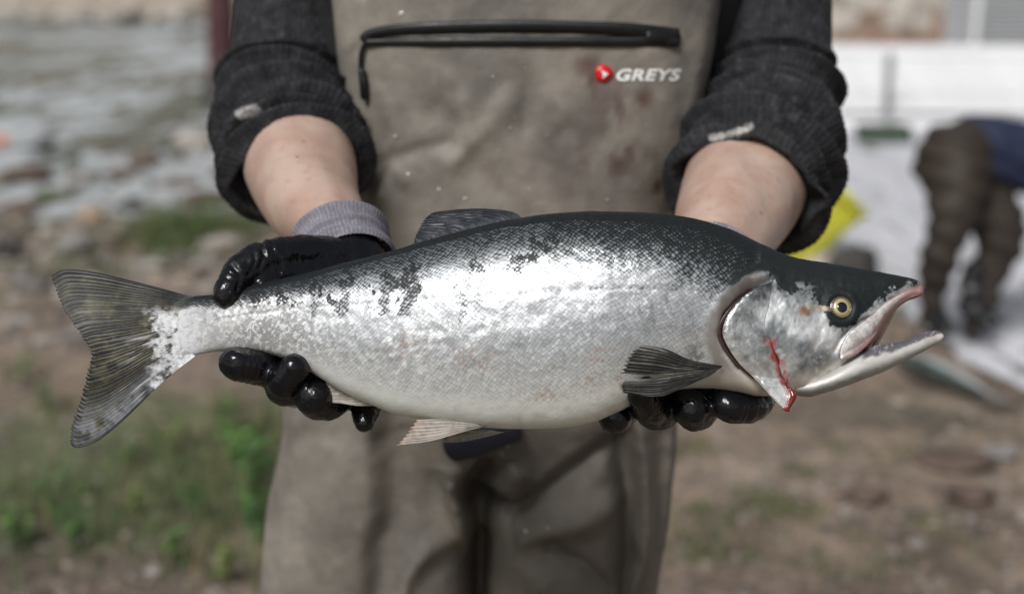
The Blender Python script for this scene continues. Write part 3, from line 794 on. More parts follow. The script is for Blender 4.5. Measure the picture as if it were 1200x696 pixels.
# anatomy relief: gill slit, cheek, jaw muscle, eye socket, swelling along the lateral line
GILL = [(903, 334), (885, 345), (865, 360), (850, 378), (844, 398), (850, 415), (863, 434), (882, 452), (898, 468), (913, 482)]
GIRD = [(906, 327), (885, 334), (866, 345), (850, 361), (838, 382), (833, 407), (842, 431), (866, 453), (885, 463)]
hd = px > 780
disp = np.zeros_like(px)
ix = np.where(hd)[0]
dg, pg = seg_dist(px[ix], py[ix], GILL)
dgi, pgi = seg_dist(px[ix], py[ix], GIRD)
disp[ix] += 1.6 * np.exp(-(dgi / 10) ** 2) - 4.5 * np.exp(-(dg / 4.5) ** 2)
de = np.hypot((px[ix] - 985.5), (py[ix] - 366.5))
disp[ix] += 2.6 * np.exp(-((de - 17) / 5) ** 2) - 4.0 * np.exp(-(de / 10) ** 2)
dch = np.hypot((px[ix] - 935) / 26, (py[ix] - 400) / 40); disp[ix] += 2.5 * np.exp(-dch ** 2)
for L, wd, am in (([(962, 357), (930, 352), (908, 346)], 5, -1.2), ([(1000, 348), (1040, 334), (1070, 330)], 7, 1.2), ([(1018, 377), (1000, 388), (984, 404), (976, 418)], 3.0, -2.6), ([(962, 394), (950, 420), (940, 445)], 5, -1.2), ([(972, 452), (950, 459), (934, 462)], 3, -1.5)):
    dl, _ = seg_dist(px[ix], py[ix], L); disp[ix] += am * np.exp(-(dl / wd) ** 2)
disp[ix] += (n2(px[ix], py[ix], .09, .09, 3, 5) - .5) * 2.2 * sst(880, 905, px[ix])
LL = kn([(190, 384), (260, 377), (310, 370), (450, 361), (600, 354), (750, 347), (842, 351), (900, 350), (1082, 350)], px)
disp += -0.35 * np.exp(-((py - LL) / 2.0) ** 2) * sst(842, 815, px)
disp += (n2(px, py, .03, .05, 3, 8) - .5) * 1.6 * sst(230, 330, px) * sst(875, 825, px)
disp *= np.clip(np.abs(yy) / 12, 0, 1)
ny = cy[None].repeat(len(xs), 0).ravel(); nz = cz[None].repeat(len(xs), 0).ravel()
yy2 = yy + ny * disp; by2 = by - nz * disp
V = np.stack([(bx - 600) * S, yy2 * S, (348 - by2) * S], 1)
# colours of the skin
rel = (py - np.interp(px, xs, T)) / np.maximum(np.interp(px, xs, B - T), 4)
nA, nB, nC, nD = n2(px, py, .03, .03, 4, 1), n2(px, py, .11, .13, 3, 2), n2(px, py, .35, .35, 2, 3), n2(px, py, .012, .03, 3, 4)
col = np.tile(np.array([0.375, 0.39, 0.405]), (len(px), 1))
met = np.full(len(px), 0.56); sca = np.ones(len(px)); net = np.zeros(len(px))
solid = kn([(190, .10), (300, .10), (450, .05), (650, .055), (800, .09), (880, .14), (920, .2), (1082, .2)], px)
edge = kn([(190, .25), (250, .34), (300, .44), (400, .40), (500, .35), (600, .34), (700, .40), (780, .50), (850, .68), (900, .7), (1082, .6)], px)
namp = kn([(190, .8), (300, .80), (450, .66), (600, .64), (720, .86), (850, 1.0), (1082, 1.)], px)
net = namp * sst(1, 0, (rel - solid) / (edge - solid)) ** 0.9 + (nA - .5) * .25 * sst(edge + .1, edge - .05, rel)
net = np.where(rel < solid, 1.2, net)
belly = sst(.62, .95, rel)
col = lerp(col, np.array([0.66, 0.665, 0.64]), belly); met = met * (1 - .62 * belly)
col = lerp(col, np.array([0.80, 0.82, 0.78]), sst(.86, .95, rel)); sca = sca * (1 - .8 * sst(.84, .95, rel))
col = lerp(col, np.array([0.46, 0.47, 0.455]), sst(.45, .8, nB) * .35 * sst(.5, .75, rel))
# rusty bruises on the belly
for (x, y, rx, ry) in ((560, 432, 30, 16), (705, 428, 16, 20), (690, 455, 14, 10), (725, 455, 12, 9), (640, 470, 30, 8), (480, 415, 22, 14)):
    col = lerp(col, np.array([0.42, 0.26, 0.20]), np.exp(-((px - x) / rx) ** 2 - ((py - y) / ry) ** 2) * sst(.48, .68, nC) * .75)
# scale loss blotches
BL = [(640, 282, 16, 9, 1.), (655, 270, 16, 6, 1.0), (628, 296, 14, 8, 1.), (615, 310, 12, 8, .8), (608, 322, 10, 7, .6), (670, 265, 14, 5, .9), (732, 285, 4, 9, .95), (728, 296, 4, 6, .9), (555, 318, 6, 10, .7), (540, 325, 5, 8, .5),
      (484, 324, 8, 15, 1.), (475, 338, 7, 10, .9), (448, 326, 8, 10, .9), (453, 330, 14, 12, .6), (440, 312, 9, 7, .7), (404, 336, 7, 12, .9), (401, 322, 6, 5, .8), (372, 345, 6, 12, .8), (366, 334, 8, 7, .7), (345, 342, 10, 7, .7), (330, 352, 12, 8, .9), (310, 350, 12, 7, .9), (292, 352, 10, 8, .9), (318, 338, 12, 6, .8),
      (810, 332, 9, 9, .5), (795, 340, 8, 6, .45), (840, 340, 6, 8, .5), (560, 345, 4, 10, .4), (530, 350, 4, 12, .35)]
jx, jy = px + (nB - .5) * 30 + (nA - .5) * 40, py + (nC - .5) * 22 + (nB - .5) * 14
spk = sst(.56, .64, n2(px, py, .13, .10, 3, 22)) * sst(.10, .18, rel) * sst(.46, .30, rel) * sst(285, 300, px) * sst(530, 490, px)
net = np.maximum(net, spk * .85)
for (x, y, rx, ry, a) in BL:
    net = np.maximum(net, a * 1.12 * np.exp(-(((jx - x) / rx) ** 2 + ((jy - y) / ry) ** 2) ** 1.4) + (nC - .5) * .25 * (a > .1) * np.exp(-(((jx - x) / rx) ** 2 + ((jy - y) / ry) ** 2)))
def bar(x0, y0, x1, y1, w, a):
    d, _ = seg_dist(px + (nB - .5) * 14, py, [(x0, y0), (x1, y1)]); return 1.25 * a * sst(w, w * .45, d)
for b_ in ((406, 335, 400, 372, 10, .42), (486, 335, 474, 375, 10, .42), (455, 340, 450, 372, 8, .40), (372, 350, 366, 372, 7, .3), (548, 338, 540, 385, 6, .25), (565, 335, 558, 372, 6, .22)):
    net = np.maximum(net, bar(*b_))
# grey smear marks under the lateral line near the shoulder
sm = sst(.52, .62, n2(px, py, .16, .05, 3, 12)) * np.exp(-((px - 785) / 55) ** 2 - ((py - 375) / 24) ** 2)
col = lerp(col, np.array([0.20, 0.215, 0.22]), sm * .75)
# lateral line
ld = np.exp(-((py - LL) / 0.9) ** 2) * sst(842, 820, px) * sst(215, 240, px) * (0.35 + 0.65 * (np.sin(px * 0.92) > 0))
col = lerp(col, np.array([0.05, 0.05, 0.05]), ld * .85 * (1 - .5 * sst(700, 500, px))); 
# pale mucus and loose scales over the tail stalk
col = lerp(col, np.array([0.40, 0.40, 0.395]), sst(400, 300, px) * .75)
wh = np.maximum(sst(.50, .58, n2(px, py, .13, .13, 4, 15)) * sst(290, 215, px), sst(255, 218, px + (nB - .5) * 50) * sst(.10, .22, rel) * (.25 + .75 * sst(.38, .56, n2(px, py, .16, .2, 4, 17)))) + sst(.54, .60, n2(px, py, .30, .30, 2, 16)) * sst(460, 330, px) * sst(.18, .3, rel)
col = lerp(col, lerp(np.tile(np.array([0.74, 0.75, 0.77]), (len(px), 1)), np.array([.60, .61, .63]), sst(270, 225, px)), np.clip(wh, 0, 1)); net = net * (1 - .8 * np.clip(wh * sst(.16, .3, rel), 0, 1)); met = met * (1 - .5 * np.clip(wh, 0, 1))
met = met * sst(222, 262, px)
flat = sst(230, 250, px) * sst(300, 275, px) * sst(.4, .55, rel)
col = lerp(col, np.array([0.55, 0.55, 0.54]), flat * .5)
dust = (n2(px, py, .5, .5, 2, 19) > .68) * sst(520, 330, px) * sst(.15, .25, rel)
net *= 1 - .9 * dust
dd = np.exp(-((px - 480) / 90) ** 2) * .4 * sst(.45, .6, rel) * sst(.5, .62, nB); col = lerp(col, np.array([.84, .85, .85]), dd)
# ---- head
hx, hy = px[ix], py[ix]
hrel = rel[ix]; hA, hB, hC = nA[ix], nB[ix], nC[ix]
infront = np.zeros(len(ix), bool)
gx_ = np.interp(hy, [318, 334, 345, 360, 378, 398, 415, 434, 452, 468, 482], [903, 903, 885, 865, 850, 844, 850, 863, 882, 898, 913])
frontm = sst(-2, 2, hx - gx_) * (hy > 300)
frontm = np.where(hy < 334, sst(880, 905, hx + (hy - 300) * .2), frontm)
c = col[ix]; n_ = net[ix]; m_ = met[ix]; s_ = sca[ix]
# pink shoulder band
gb = sst(13, 3, dgi + (hB - .5) * 8) * sst(318, 330, hy)
c = lerp(c, lerp(np.tile(np.array([0.225, 0.20, 0.183]), (len(ix), 1)), np.array([0.085, 0.074, 0.068]), sst(.40, .70, n2(hx, hy, .03, .03, 3, 36)) * .55 + .55 * sst(385, 338, hy)), gb); n_ = n_ * (1 - gb); s_ = s_ * (1 - gb); m_ = m_ * (1 - .9 * gb)
gtop = np.exp(-((hx - 903) / 14) ** 2 - ((hy - 330) / 6) ** 2); c = lerp(c, np.array([0.20, 0.085, 0.085]), gtop * .8)
dgr = np.exp(-((hx - 815) / 14) ** 2 - ((hy - 425) / 20) ** 2) * sst(.4, .6, hB); c = lerp(c, np.array([.14, .14, .14]), dgr * .8)
low = sst(430, 450, hy) * sst(800, 830, hx); c = lerp(c, np.array([0.60, 0.55, 0.49]), low * .8); s_ = s_ * (1 - low); m_ = m_ * (1 - low * .8)
# cheek and gill region: mottled silver
ch = 0.5 + 1.3 * (hA - .5) + .22 * (hB - .5) + .15 * (n2(hx, hy, .4, .4, 2, 34) - .5)
chc = lerp(np.tile(np.array([0.15, 0.175, 0.185]), (len(ix), 1)), np.array([0.80, 0.81, 0.81]), sst(.22, .80, ch + .04))
chc = lerp(chc, np.array([0.85, 0.85, 0.85]), sst(.58, .68, n2(hx, hy, .22, .22, 3, 33)) * sst(940, 960, hx) * sst(392, 400, hy + 0 * hx) * .8)
chc = lerp(chc, np.array([0.72, 0.68, 0.62]), sst(428, 448, hy + (hx - 960) * .35))
c = lerp(c, chc, frontm); s_ = s_ * (1 - frontm); n_ = n_ * (1 - frontm); m_ = m_ * (1 - frontm) + .72 * frontm
bd, bp = seg_dist(hx + (hB - .5) * 8, hy + (hC - .5) * 6, [(897, 394), (903, 412), (910, 430), (915, 448), (924, 466)]); bs = sst(12, 2, bd) * sst(.05, .3, bp) * sst(.40, .62, n2(hx, hy, .2, .12, 3, 38)); c = lerp(c, np.array([0.38, 0.02, 0.025]), bs * .9); m_ = m_ * (1 - bs); n_ = n_ * (1 - bs)
# dark top of the head
HD = np.interp(hx, [880, 895, 912, 925, 945, 956, 963, 972, 990, 1005, 1020, 1040, 1060, 1078], [322, 322, 346, 350, 352, 354, 372, 388, 393, 383, 367, 350, 339, 333])
dark_ = sst(10, -10, hy - HD + (hB - .5) * 16 + (n2(hx, hy, .35, .35, 2, 37) - .5) * 16) * sst(878, 900, hx)
n_ = np.maximum(n_, sst(.45, 1.0, dark_) * 1.2); m_ = m_ * (1 - .6 * dark_)
c = lerp(c, np.array([0.02, 0.026, 0.025]), dark_)
lift_ = np.exp(-((hx - 940) / 22) ** 2 - ((hy - 342) / 9) ** 2) * sst(.42, .6, hB); c = lerp(c, np.array([.30, .34, .35]), lift_ * .8); n_ = n_ * (1 - lift_ * .9)
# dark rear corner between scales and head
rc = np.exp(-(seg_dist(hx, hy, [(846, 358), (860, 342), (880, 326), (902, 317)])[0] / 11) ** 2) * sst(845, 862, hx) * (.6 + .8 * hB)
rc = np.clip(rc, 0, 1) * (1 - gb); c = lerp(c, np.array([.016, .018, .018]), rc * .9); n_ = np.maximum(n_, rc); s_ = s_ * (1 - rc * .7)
# snout edge, pink lip, brown spot behind the eye
lipd, _ = seg_dist(hx, hy, [(1082, 341), (1063, 348), (1048, 358), (1036, 372)])
lp = sst(9, 3, lipd); c = lerp(c, np.array([0.50, 0.27, 0.26]), lp * .85); n_ = n_ * (1 - lp); m_ = m_ * (1 - lp)
sp_ = np.exp(-((hx - 942) / 7.5) ** 4 - ((hy - 372) / 6) ** 4); c = lerp(c, np.array([0.26, 0.125, 0.075]), sp_ * .9); n_ = n_ * (1 - sp_)
st_, _ = seg_dist(hx, hy, [(948, 366), (960, 368), (972, 369)]); st_ = sst(5, 2, st_); c = lerp(c, np.array([.44, .38, .28]), st_ * .75); n_ = n_ * (1 - st_ * .9)
nos = np.exp(-((hx - 1027) / 2.0) ** 2 - ((hy - 340) / 3) ** 2); c = lerp(c, np.array([.10, .09, .09]), nos * .7); n_ = n_ * (1 - nos * .6)
slit = sst(6.0, 2.5, dg) * (hy > 345) * (hy < 440); c = lerp(c, np.array([0.055, 0.012, 0.016]), slit * .95); n_ = n_ * (1 - slit); m_ = m_ * (1 - slit)
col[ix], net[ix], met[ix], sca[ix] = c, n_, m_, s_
sca *= sst(205, 240, px)
# roof of the mouth
mouth = (rel > .90) & (px > 1012); col[mouth] = [0.40, 0.25, 0.22]; net[mouth] = 0; met[mouth] = 0
Vb, Cb, Pb = [V], [col], [np.stack([np.clip(net, 0, 1.2), met, sca], 1)]
# scale lattice coordinates
pit = 4.5 * (0.52 + 0.48 * np.clip((B - T) / 190, 0, 1)); U = np.concatenate([[0], np.cumsum(np.diff(xs) / ((pit[1:] + pit[:-1]) / 2))])
G3 = np.stack([by.reshape(sh0), yy.reshape(sh0)], -1)
arc = np.concatenate([np.zeros((len(xs), 1)), np.cumsum(np.linalg.norm(np.diff(G3, axis=1), axis=2), 1)], 1)
arc = np.minimum(arc, arc[:, -1:] + 0 - 0 * arc) 
uu = np.repeat(U[:, None], NV, 1); vvv = arc / pit[:, None] * 1.12
wp_ = [(n2(px, py, .03, .03, 3, 200 + k) - .5).reshape(sh0) * 3.2 + (n2(px, py, .12, .12, 2, 204 + k) - .5).reshape(sh0) * .7 for k in (0, 1)]
uu, vvv = uu + wp_[0], vvv + wp_[1]
UVb = np.stack([(uu + vvv) * .72, (uu - vvv) * .72], -1).reshape(-1, 2)
Fb = [grid_faces(len(xs), NV, True)]
nV = len(V)
# lower jaw, part of the same skin
JT = [(895, 453), (925, 449), (955, 440), (980, 427.5), (1005, 413), (1018, 405), (1044, 401.5), (1060, 397), (1074, 392), (1087, 387.8), (1097, 388), (1102, 391), (1104, 394)]
JB = [(895, 458), (925, 462), (943, 464.5), (977, 456), (1003, 447), (1029, 437), (1052, 426), (1074, 415), (1088, 407.5), (1097, 402), (1102, 398), (1104, 395)]
JW = [(895, 8), (925, 19), (955, 30), (985, 34), (1010, 31), (1040, 25), (1065, 18.5), (1085, 12), (1097, 7), (1102, 4), (1104, 1.0)]
xj = np.concatenate([np.arange(895, 1092, 1.0), 1104 - 12 * np.linspace(1, 0, 24) ** 1.7]); NJ = 160
tj = np.linspace(0, 2 * math.pi, NJ, endpoint=False); jcy, jcz = superell(tj, 2.3)
jt, jb, jw = kn(JT, xj), kn(JB, xj), kn(JW, xj)
jx3 = np.repeat(xj[:, None], NJ, 1); jy3 = ((jt + jb) / 2)[:, None] - ((jb - jt) / 2)[:, None] * jcz[None]; jd3 = jw[:, None] * jcy[None]
hollow = sst(.55, .05, np.abs(jcy))[None] * (jcz > 0)[None] * np.minimum((jb - jt) * .45, 14)[:, None] * sst(1095, 1070, xj)[:, None]
jy3 = jy3 + hollow
jx3, jy3, jd3 = jx3.ravel(), jy3.ravel(), jd3.ravel()
kj = 1 - np.abs(jd3) / F
jpx, jpy = 600 + (jx3 - 600) / kj, 348 + (jy3 - 348) / kj
jr = (jpy - np.interp(jpx, xj, jt)) / np.maximum(np.interp(jpx, xj, jb - jt), 3)
jn = n2(jpx, jpy, .12, .12, 3, 41); jn2 = n2(jpx, jpy, .35, .35, 2, 44)
jc = np.tile(np.array([0.58, 0.565, 0.54]), (len(jpx), 1))
jc = lerp(jc, np.array([0.44, 0.31, 0.28]), sst(.5, .7, jn) * .35 * sst(1000, 1040, jpx))
jc = lerp(jc, np.array([0.30, 0.31, 0.30]), sst(.62, .95, jr) * .65)
jc = lerp(jc, np.array([0.20, 0.19, 0.18]), sst(.54, .66, n2(jpx + jpy * 1.6, jpy * 1.0, .012, .19, 3, 48)) * sst(1030, 985, jpx) * .6)
gum = sst(.56, .40, jr + (jn - .5) * .18) * sst(1004, 1012, jpx) * sst(1103, 1097, jpx + 10 * (jr - .3))
jc = lerp(jc, np.array([0.075, 0.07, 0.085]), gum * .93)
jc = lerp(jc, np.array([0.34, 0.33, 0.36]), gum * sst(.60, .72, jn2) * .8)
jc = lerp(jc, np.array([0.8, 0.77, 0.72]), sst(1092, 1100, jpx) * sst(.25, .45, jr) * .7)
jm = .5 * sst(1010, 960, jpx)
Vb.append(np.stack([(jx3 - 600) * S, jd3 * S, (348 - jy3 + (jn - .5) * 1.6) * S], 1)); Cb.append(jc)
Pb.append(np.stack([0 * jm, jm + 0 * jr, 0 * jm], 1)); UVb = np.vstack([UVb, np.zeros((len(jx3), 2))])
Fb.append(grid_faces(len(xj), NJ, True) + nV)
for base, nn, nr_ in ((0, NV, len(xs)), (nV, NJ, len(xj))):
    i = np.arange(nn); Fb.append((base + i[::-1])[None]); Fb.append((base + (nr_ - 1) * nn + i)[None])
bme = mesh_np('body', np.vstack(Vb), [f[:, ::-1] for f in Fb])
attr(bme, 'Col', np.clip(np.vstack(Cb), 0, 1)); attr(bme, 'Par', np.vstack(Pb))
uvl = bme.uv_layers.new(name='scale_uv')
li = np.zeros(len(bme.loops), np.int32); bme.loops.foreach_get('vertex_index', li)
uvl.data.foreach_set('uv', UVb[li].astype(np.float32).ravel())
link('body', bme, M['fish'], SAL)

def sheet(name, G, col, mat, thick=1.2, parent=SAL, label=None, local=True):
    """closed thin body from a grid of points (nu,nv,3) in salmon units (already metres)"""
    nu, nv = G.shape[:2]
    A = G.reshape(-1, 3); Bk = A + np.array([0, thick * S, 0])
    f = grid_faces(nu, nv)
    n = len(A)
    idx = np.arange(n).reshape(nu, nv)
    rim = np.concatenate([idx[0], idx[1:, -1], idx[-1, -2::-1], idx[-2:0:-1, 0]])
    r2 = np.roll(rim, -1)
    me = mesh_np(name, np.vstack([A, Bk]), [f, f[:, ::-1] + n, np.stack([rim, r2, r2 + n, rim + n], 1)[:, ::-1]])
    attr(me, 'Col', np.clip(np.vstack([col, col]), 0, 1))
    o = link(name, me, mat, parent)
    if label: o['label'] = label
    return o
def fin(name, base, tip, first, last, rays, ydepth, colf, nu=220, nv=70, ragged=2.0, seed=0, ridge=0.7, thick=1.6, split=0.0):
    g = coons(base, tip, first, last, nu, nv)
    s = np.repeat(np.linspace(0, 1, nu)[:, None], nv, 1); t = np.repeat(np.linspace(0, 1, nv)[None], nu, 0)
    rg = (n2(np.linspace(0, 60, nu), np.zeros(nu), 1, 1, 2, seed) - .5) * 2 * ragged + (np.abs((np.linspace(0, rays, nu) % 1) - .5) * 2) * split
    dirv = g[:, -1] - g[:, -6]; dirv /= np.maximum(np.linalg.norm(dirv, axis=1), 1e-6)[:, None]
    g = g + dirv[:, None] * (rg[:, None] * sst(.6, 1, t))[..., None]
    x, y = g[..., 0], g[..., 1]
    ph = s * rays + (n2(s.ravel() * 30, t.ravel() * 2, 1, 1, 2, seed + 3).reshape(s.shape) - .5) * 1.3
    rid = (0.5 + 0.5 * np.cos(2 * math.pi * ph))
    dep = ydepth(x, y, s, t) - ridge * rid * sst(0, .25, t)
    k = 1 + dep / F
    G = np.stack([(x - 600) * k * S, dep * S, (348 - y) * k * S], -1)
    c = colf(x.ravel(), y.ravel(), s.ravel(), t.ravel(), rid.ravel())
    return sheet(name, G, c, M['fin'], thick)
# tail fin
def tail_col(x, y, s, t, rid):
    a = n2(x, y, .05, .05, 3, 50); b = n2(x, y, .16, .16, 3, 51)
    c = lerp(np.tile(np.array([0.030, 0.027, 0.017]), (len(x), 1)), np.array([0.072, 0.064, 0.040]), sst(.4, .7, a))
    c = lerp(c, np.array([0.013, 0.014, 0.013]), sst(.45, .8, rid) * .5 * sst(.35, .6, b))
    spots = sst(.55, .64, n2(s * 46, t * 9, 1, 1, 2, 53))
    c = lerp(c, np.array([0.014, 0.015, 0.015]), spots * .92 * sst(.05, .25, t) * sst(.9, .6, s))
    lowb = sst(.62, .85, s) * sst(.48, .58, b); c = lerp(c, np.array([0.03, .03, .03]), lowb * .8)
    c = lerp(c, np.array([0.16, 0.17, 0.185]), sst(.72, .94, s) * sst(.25, .55, n2(x, y, .09, .09, 3, 55)) * .8)
    c = lerp(c, np.array([0.012, 0.013, 0.013]), np.maximum(sst(.055, .015, s), sst(.975, .993, s)))
    c = lerp(c, np.array([0.02, 0.02, 0.02]), sst(.93, .99, t) * .85)
    top = sst(.32, .05, s) * sst(.75, .1, t); c = lerp(c, np.array([0.02, 0.022, 0.022]), top * .9)
    wv = sst(.42, .68, n2(x, y, .13, .16, 4, 57) + .30 * (1 - t * 3.2)) * sst(.45, .30, t) * sst(.16, .34, s)
    c = lerp(c, lerp(np.tile(np.array([0.60, 0.61, 0.63]), (len(x), 1)), np.array([.36, .36, .37]), sst(.5, .62, n2(x, y, .2, .2, 3, 58)) * .6), np.clip(wv, 0, 1) * .95)
    streak = sst(.60, .70, n2(s * 46, t * 3, 1, 1, 2, 59)) * sst(.35, .5, s) * sst(.75, .4, t); c = lerp(c, np.array([0.55, 0.55, 0.57]), streak * .6)
    return c
fin('tail_fin', [(228, 348.5), (222, 362), (219, 384), (221, 408), (231, 418)], [(60.5, 322), (72, 353), (86, 376), (102, 399), (111, 415), (107, 441), (100, 473), (92, 498), (91, 521)],
    [(228, 348.5), (201, 341.5), (155, 329.5), (109, 318.5), (76, 314.5), (60.5, 322)], [(231, 418), (203, 440), (178, 464), (150, 492), (122, 516), (100, 525), (91, 521)], 46,
    lambda x, y, s, t: (-4.0 - 1.0 * np.sin(t * 3) + 5 * np.sin(s * 7 + t * 2) * t) * (1 - sst(.24, .02, t)) + (ysurf(x, y, .97) - .2) * sst(.24, .02, t), tail_col, 560, 170, 1.8, 61, .38, 2.0, split=2.4)
# dorsal fin, half folded
def dors_col(x, y, s, t, rid):
    c = lerp(np.tile(np.array([0.018, 0.021, 0.030]), (len(x), 1)), np.array([0.15, 0.15, 0.17]), sst(.6, .95, rid) * sst(.42, .62, n2(x, y, .08, .08, 3, 63)) * .7)
    return lerp(c, np.array([0.02, .022, .026]), sst(.3, .0, s) * .7)
fin('dorsal_fin', [(616, 258), (570, 266), (520, 280), (476, 292)], [(506, 246.5), (498, 254), (491, 266), (484, 283)], [(616, 258), (600, 246), (560, 241.5), (520, 244), (506, 246.5)], [(476, 292), (484, 283)], 15,
    lambda x, y, s, t: 3 + 6 * t, dors_col, 200, 90, 1.2, 71, 1.0, 2.2, split=1.5)
def pale_fin(x, y, s, t, rid):
    c = lerp(np.tile(np.array([0.26, 0.235, 0.21]), (len(x), 1)), np.array([0.40, 0.37, 0.33]), sst(.3, .8, rid))
    return lerp(c, np.array([0.38, 0.27, 0.21]), sst(.75, 1, t) * .5)
fin('pelvic_fin', [(578, 499), (565, 501), (556, 497)], [(470, 522.5), (481, 510), (492, 494)], [(578, 499), (545, 507), (505, 518), (470, 522.5)], [(556, 497), (520, 493), (492, 494)], 7,
    lambda x, y, s, t: -14 + 0 * x - 4 * s, pale_fin, 120, 60, 1.5, 81, .4, 1.6, split=3.5)
fin('pelvic_fin', [(600, 501), (588, 503), (576, 501)], [(519, 515), (526, 511), (530, 503)], [(600, 501), (570, 509), (540, 515), (519, 515)], [(576, 501), (550, 502), (530, 503)], 6,
    lambda x, y, s, t: 16 + 0 * x, pale_fin, 100, 50, 1.5, 82, .8, 1.6, split=2.5)
fin('anal_fin', [(440, 474), (415, 462), (385, 447)], [(388, 470.5), (380, 464), (372, 455)], [(440, 474), (420, 474), (400, 471), (388, 470.5)], [(385, 447), (378, 452), (372, 455)], 8,
    lambda x, y, s, t: 8 + 0 * x, pale_fin, 90, 40, 1.0, 83, .4, 1.6, split=1)
def pec_col(x, y, s, t, rid):
    c = lerp(np.tile(np.array([0.024, 0.024, 0.024]), (len(x), 1)), np.array([0.17, 0.165, 0.15]), sst(.55, .95, rid) * (.3 + .7 * sst(.4, .62, n2(x, y, .05, .1, 3, 91))))
    c = lerp(c, np.array([0.45, 0.45, 0.43]), sst(.62, .95, t) * sst(.45, .1, s) * sst(.4, .7, rid) * .8)
    return lerp(c, np.array([0.035, 0.034, 0.034]), sst(.22, .05, t) * .85)
def pec_y(x, y, s, t):
    b = surf_at(np.clip(x, 700, 850).ravel(), np.minimum(y, 452).ravel(), 4.0, .8)[:, 1].reshape(x.shape) / S
    return np.minimum(b, -22) - 5 - 16 * t * sst(.0, .6, s + .3)
fin('pectoral_fin', [(845, 436), (842, 439), (837, 441)], [(755, 415.5), (741, 429), (731, 449)], [(845, 436), (808, 430.5), (780, 419.5), (755, 415.5)], [(837, 441), (790, 447), (760, 449), (731, 449)], 9, pec_y, pec_col, 150, 80, 1.0, 92, 1.1, 1.6, split=5)
fin('pectoral_fin', [(840, 439.5), (836, 444), (828, 449)], [(733, 455), (729, 464), (731, 473)], [(840, 439.5), (800, 446), (765, 452), (733, 455)], [(828, 449), (800, 462), (770, 474), (731, 472)], 10, lambda x, y, s, t: pec_y(x, y, s, t) - 2, pec_col, 150, 80, 1.0, 93, 1.1, 1.6, split=3)

# gill cover: a real plate standing off the head
rear = [(905, 337), (884, 347), (866, 361), (852, 379), (846, 398), (851, 413), (864, 432), (883, 450), (898, 467), (911, 481), (918, 486)]
front = [(905.5, 337.5), (903, 350), (901, 364), (897, 378), (895, 389), (902, 408), (908, 426), (912, 442), (917, 455), (924, 464), (927, 472), (921, 485)]
A, Bf = resample(rear, 150), resample(front, 150)
t = np.linspace(0, 1, 80)[None, :, None]
G2 = A[:, None] * (1 - t) + Bf[:, None] * t
x, y = G2[..., 0].ravel(), G2[..., 1].ravel(); tt = np.repeat(t[..., 0], 150, 0).ravel(); ss = np.repeat(np.linspace(0, 1, 150)[:, None], 80, 1).ravel()
nz1, nz2 = n2(x, y, .045, .045, 4, 101), n2(x, y, .16, .12, 3, 102)
lift = 1.3 + 4.3 * sst(1, .15, tt) * sst(-.02, .12, ss) + (nz2 - .5) * 2 * sst(1, .7, tt) - 1.2 * sst(.12, 0, tt) + 1.5 * np.sin(ss * 40 + nz1 * 8) * sst(.75, .95, ss) * .5
G3 = surf_at(x, y, lift, .80).reshape(150, 80, 3)
ch2 = 0.5 + 1.3 * (n2(x, y, .03, .03, 4, 1) - .5) + .22 * (n2(x, y, .11, .13, 3, 2) - .5) + .15 * (n2(x, y, .4, .4, 2, 34) - .5)
c = lerp(np.tile(np.array([0.15, 0.175, 0.185]), (len(x), 1)), np.array([0.82, 0.83, 0.83]), sst(.20, .78, ch2 + .07))
c = lerp(c, np.array([0.86, 0.86, 0.85]), sst(.60, .8, ss))
c = lerp(c, np.array([.55, .5, .47]), sst(.7, .85, ss) * sst(.5, .62, n2(x, y, .1, .3, 3, 105)) * .5)
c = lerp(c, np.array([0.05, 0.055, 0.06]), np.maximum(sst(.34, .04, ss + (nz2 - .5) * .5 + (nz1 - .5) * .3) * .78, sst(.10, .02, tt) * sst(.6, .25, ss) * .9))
c = lerp(c, np.array([0.42, 0.025, 0.03]), sst(.78, .98, tt + (nz2 - .5) * .3) * sst(.40, .52, ss) * .85)
c = lerp(c, np.array([0.55, 0.06, 0.06]), sst(.95, 1.0, ss) * .6)
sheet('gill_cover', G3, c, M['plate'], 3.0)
# dark membrane crescent behind the plate
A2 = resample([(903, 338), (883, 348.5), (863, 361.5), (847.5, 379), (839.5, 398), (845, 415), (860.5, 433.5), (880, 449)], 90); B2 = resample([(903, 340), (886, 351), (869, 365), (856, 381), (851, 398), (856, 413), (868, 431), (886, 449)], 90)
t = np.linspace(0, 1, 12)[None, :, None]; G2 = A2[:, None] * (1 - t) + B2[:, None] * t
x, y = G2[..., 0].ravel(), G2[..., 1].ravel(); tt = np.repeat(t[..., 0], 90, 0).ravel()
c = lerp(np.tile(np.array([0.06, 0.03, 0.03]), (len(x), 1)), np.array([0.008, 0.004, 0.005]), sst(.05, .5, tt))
sheet('gill_membrane', surf_at(x, y, 1.2 - 1.6 * tt, .86).reshape(90, 12, 3), c, M['lip'], 1.0)
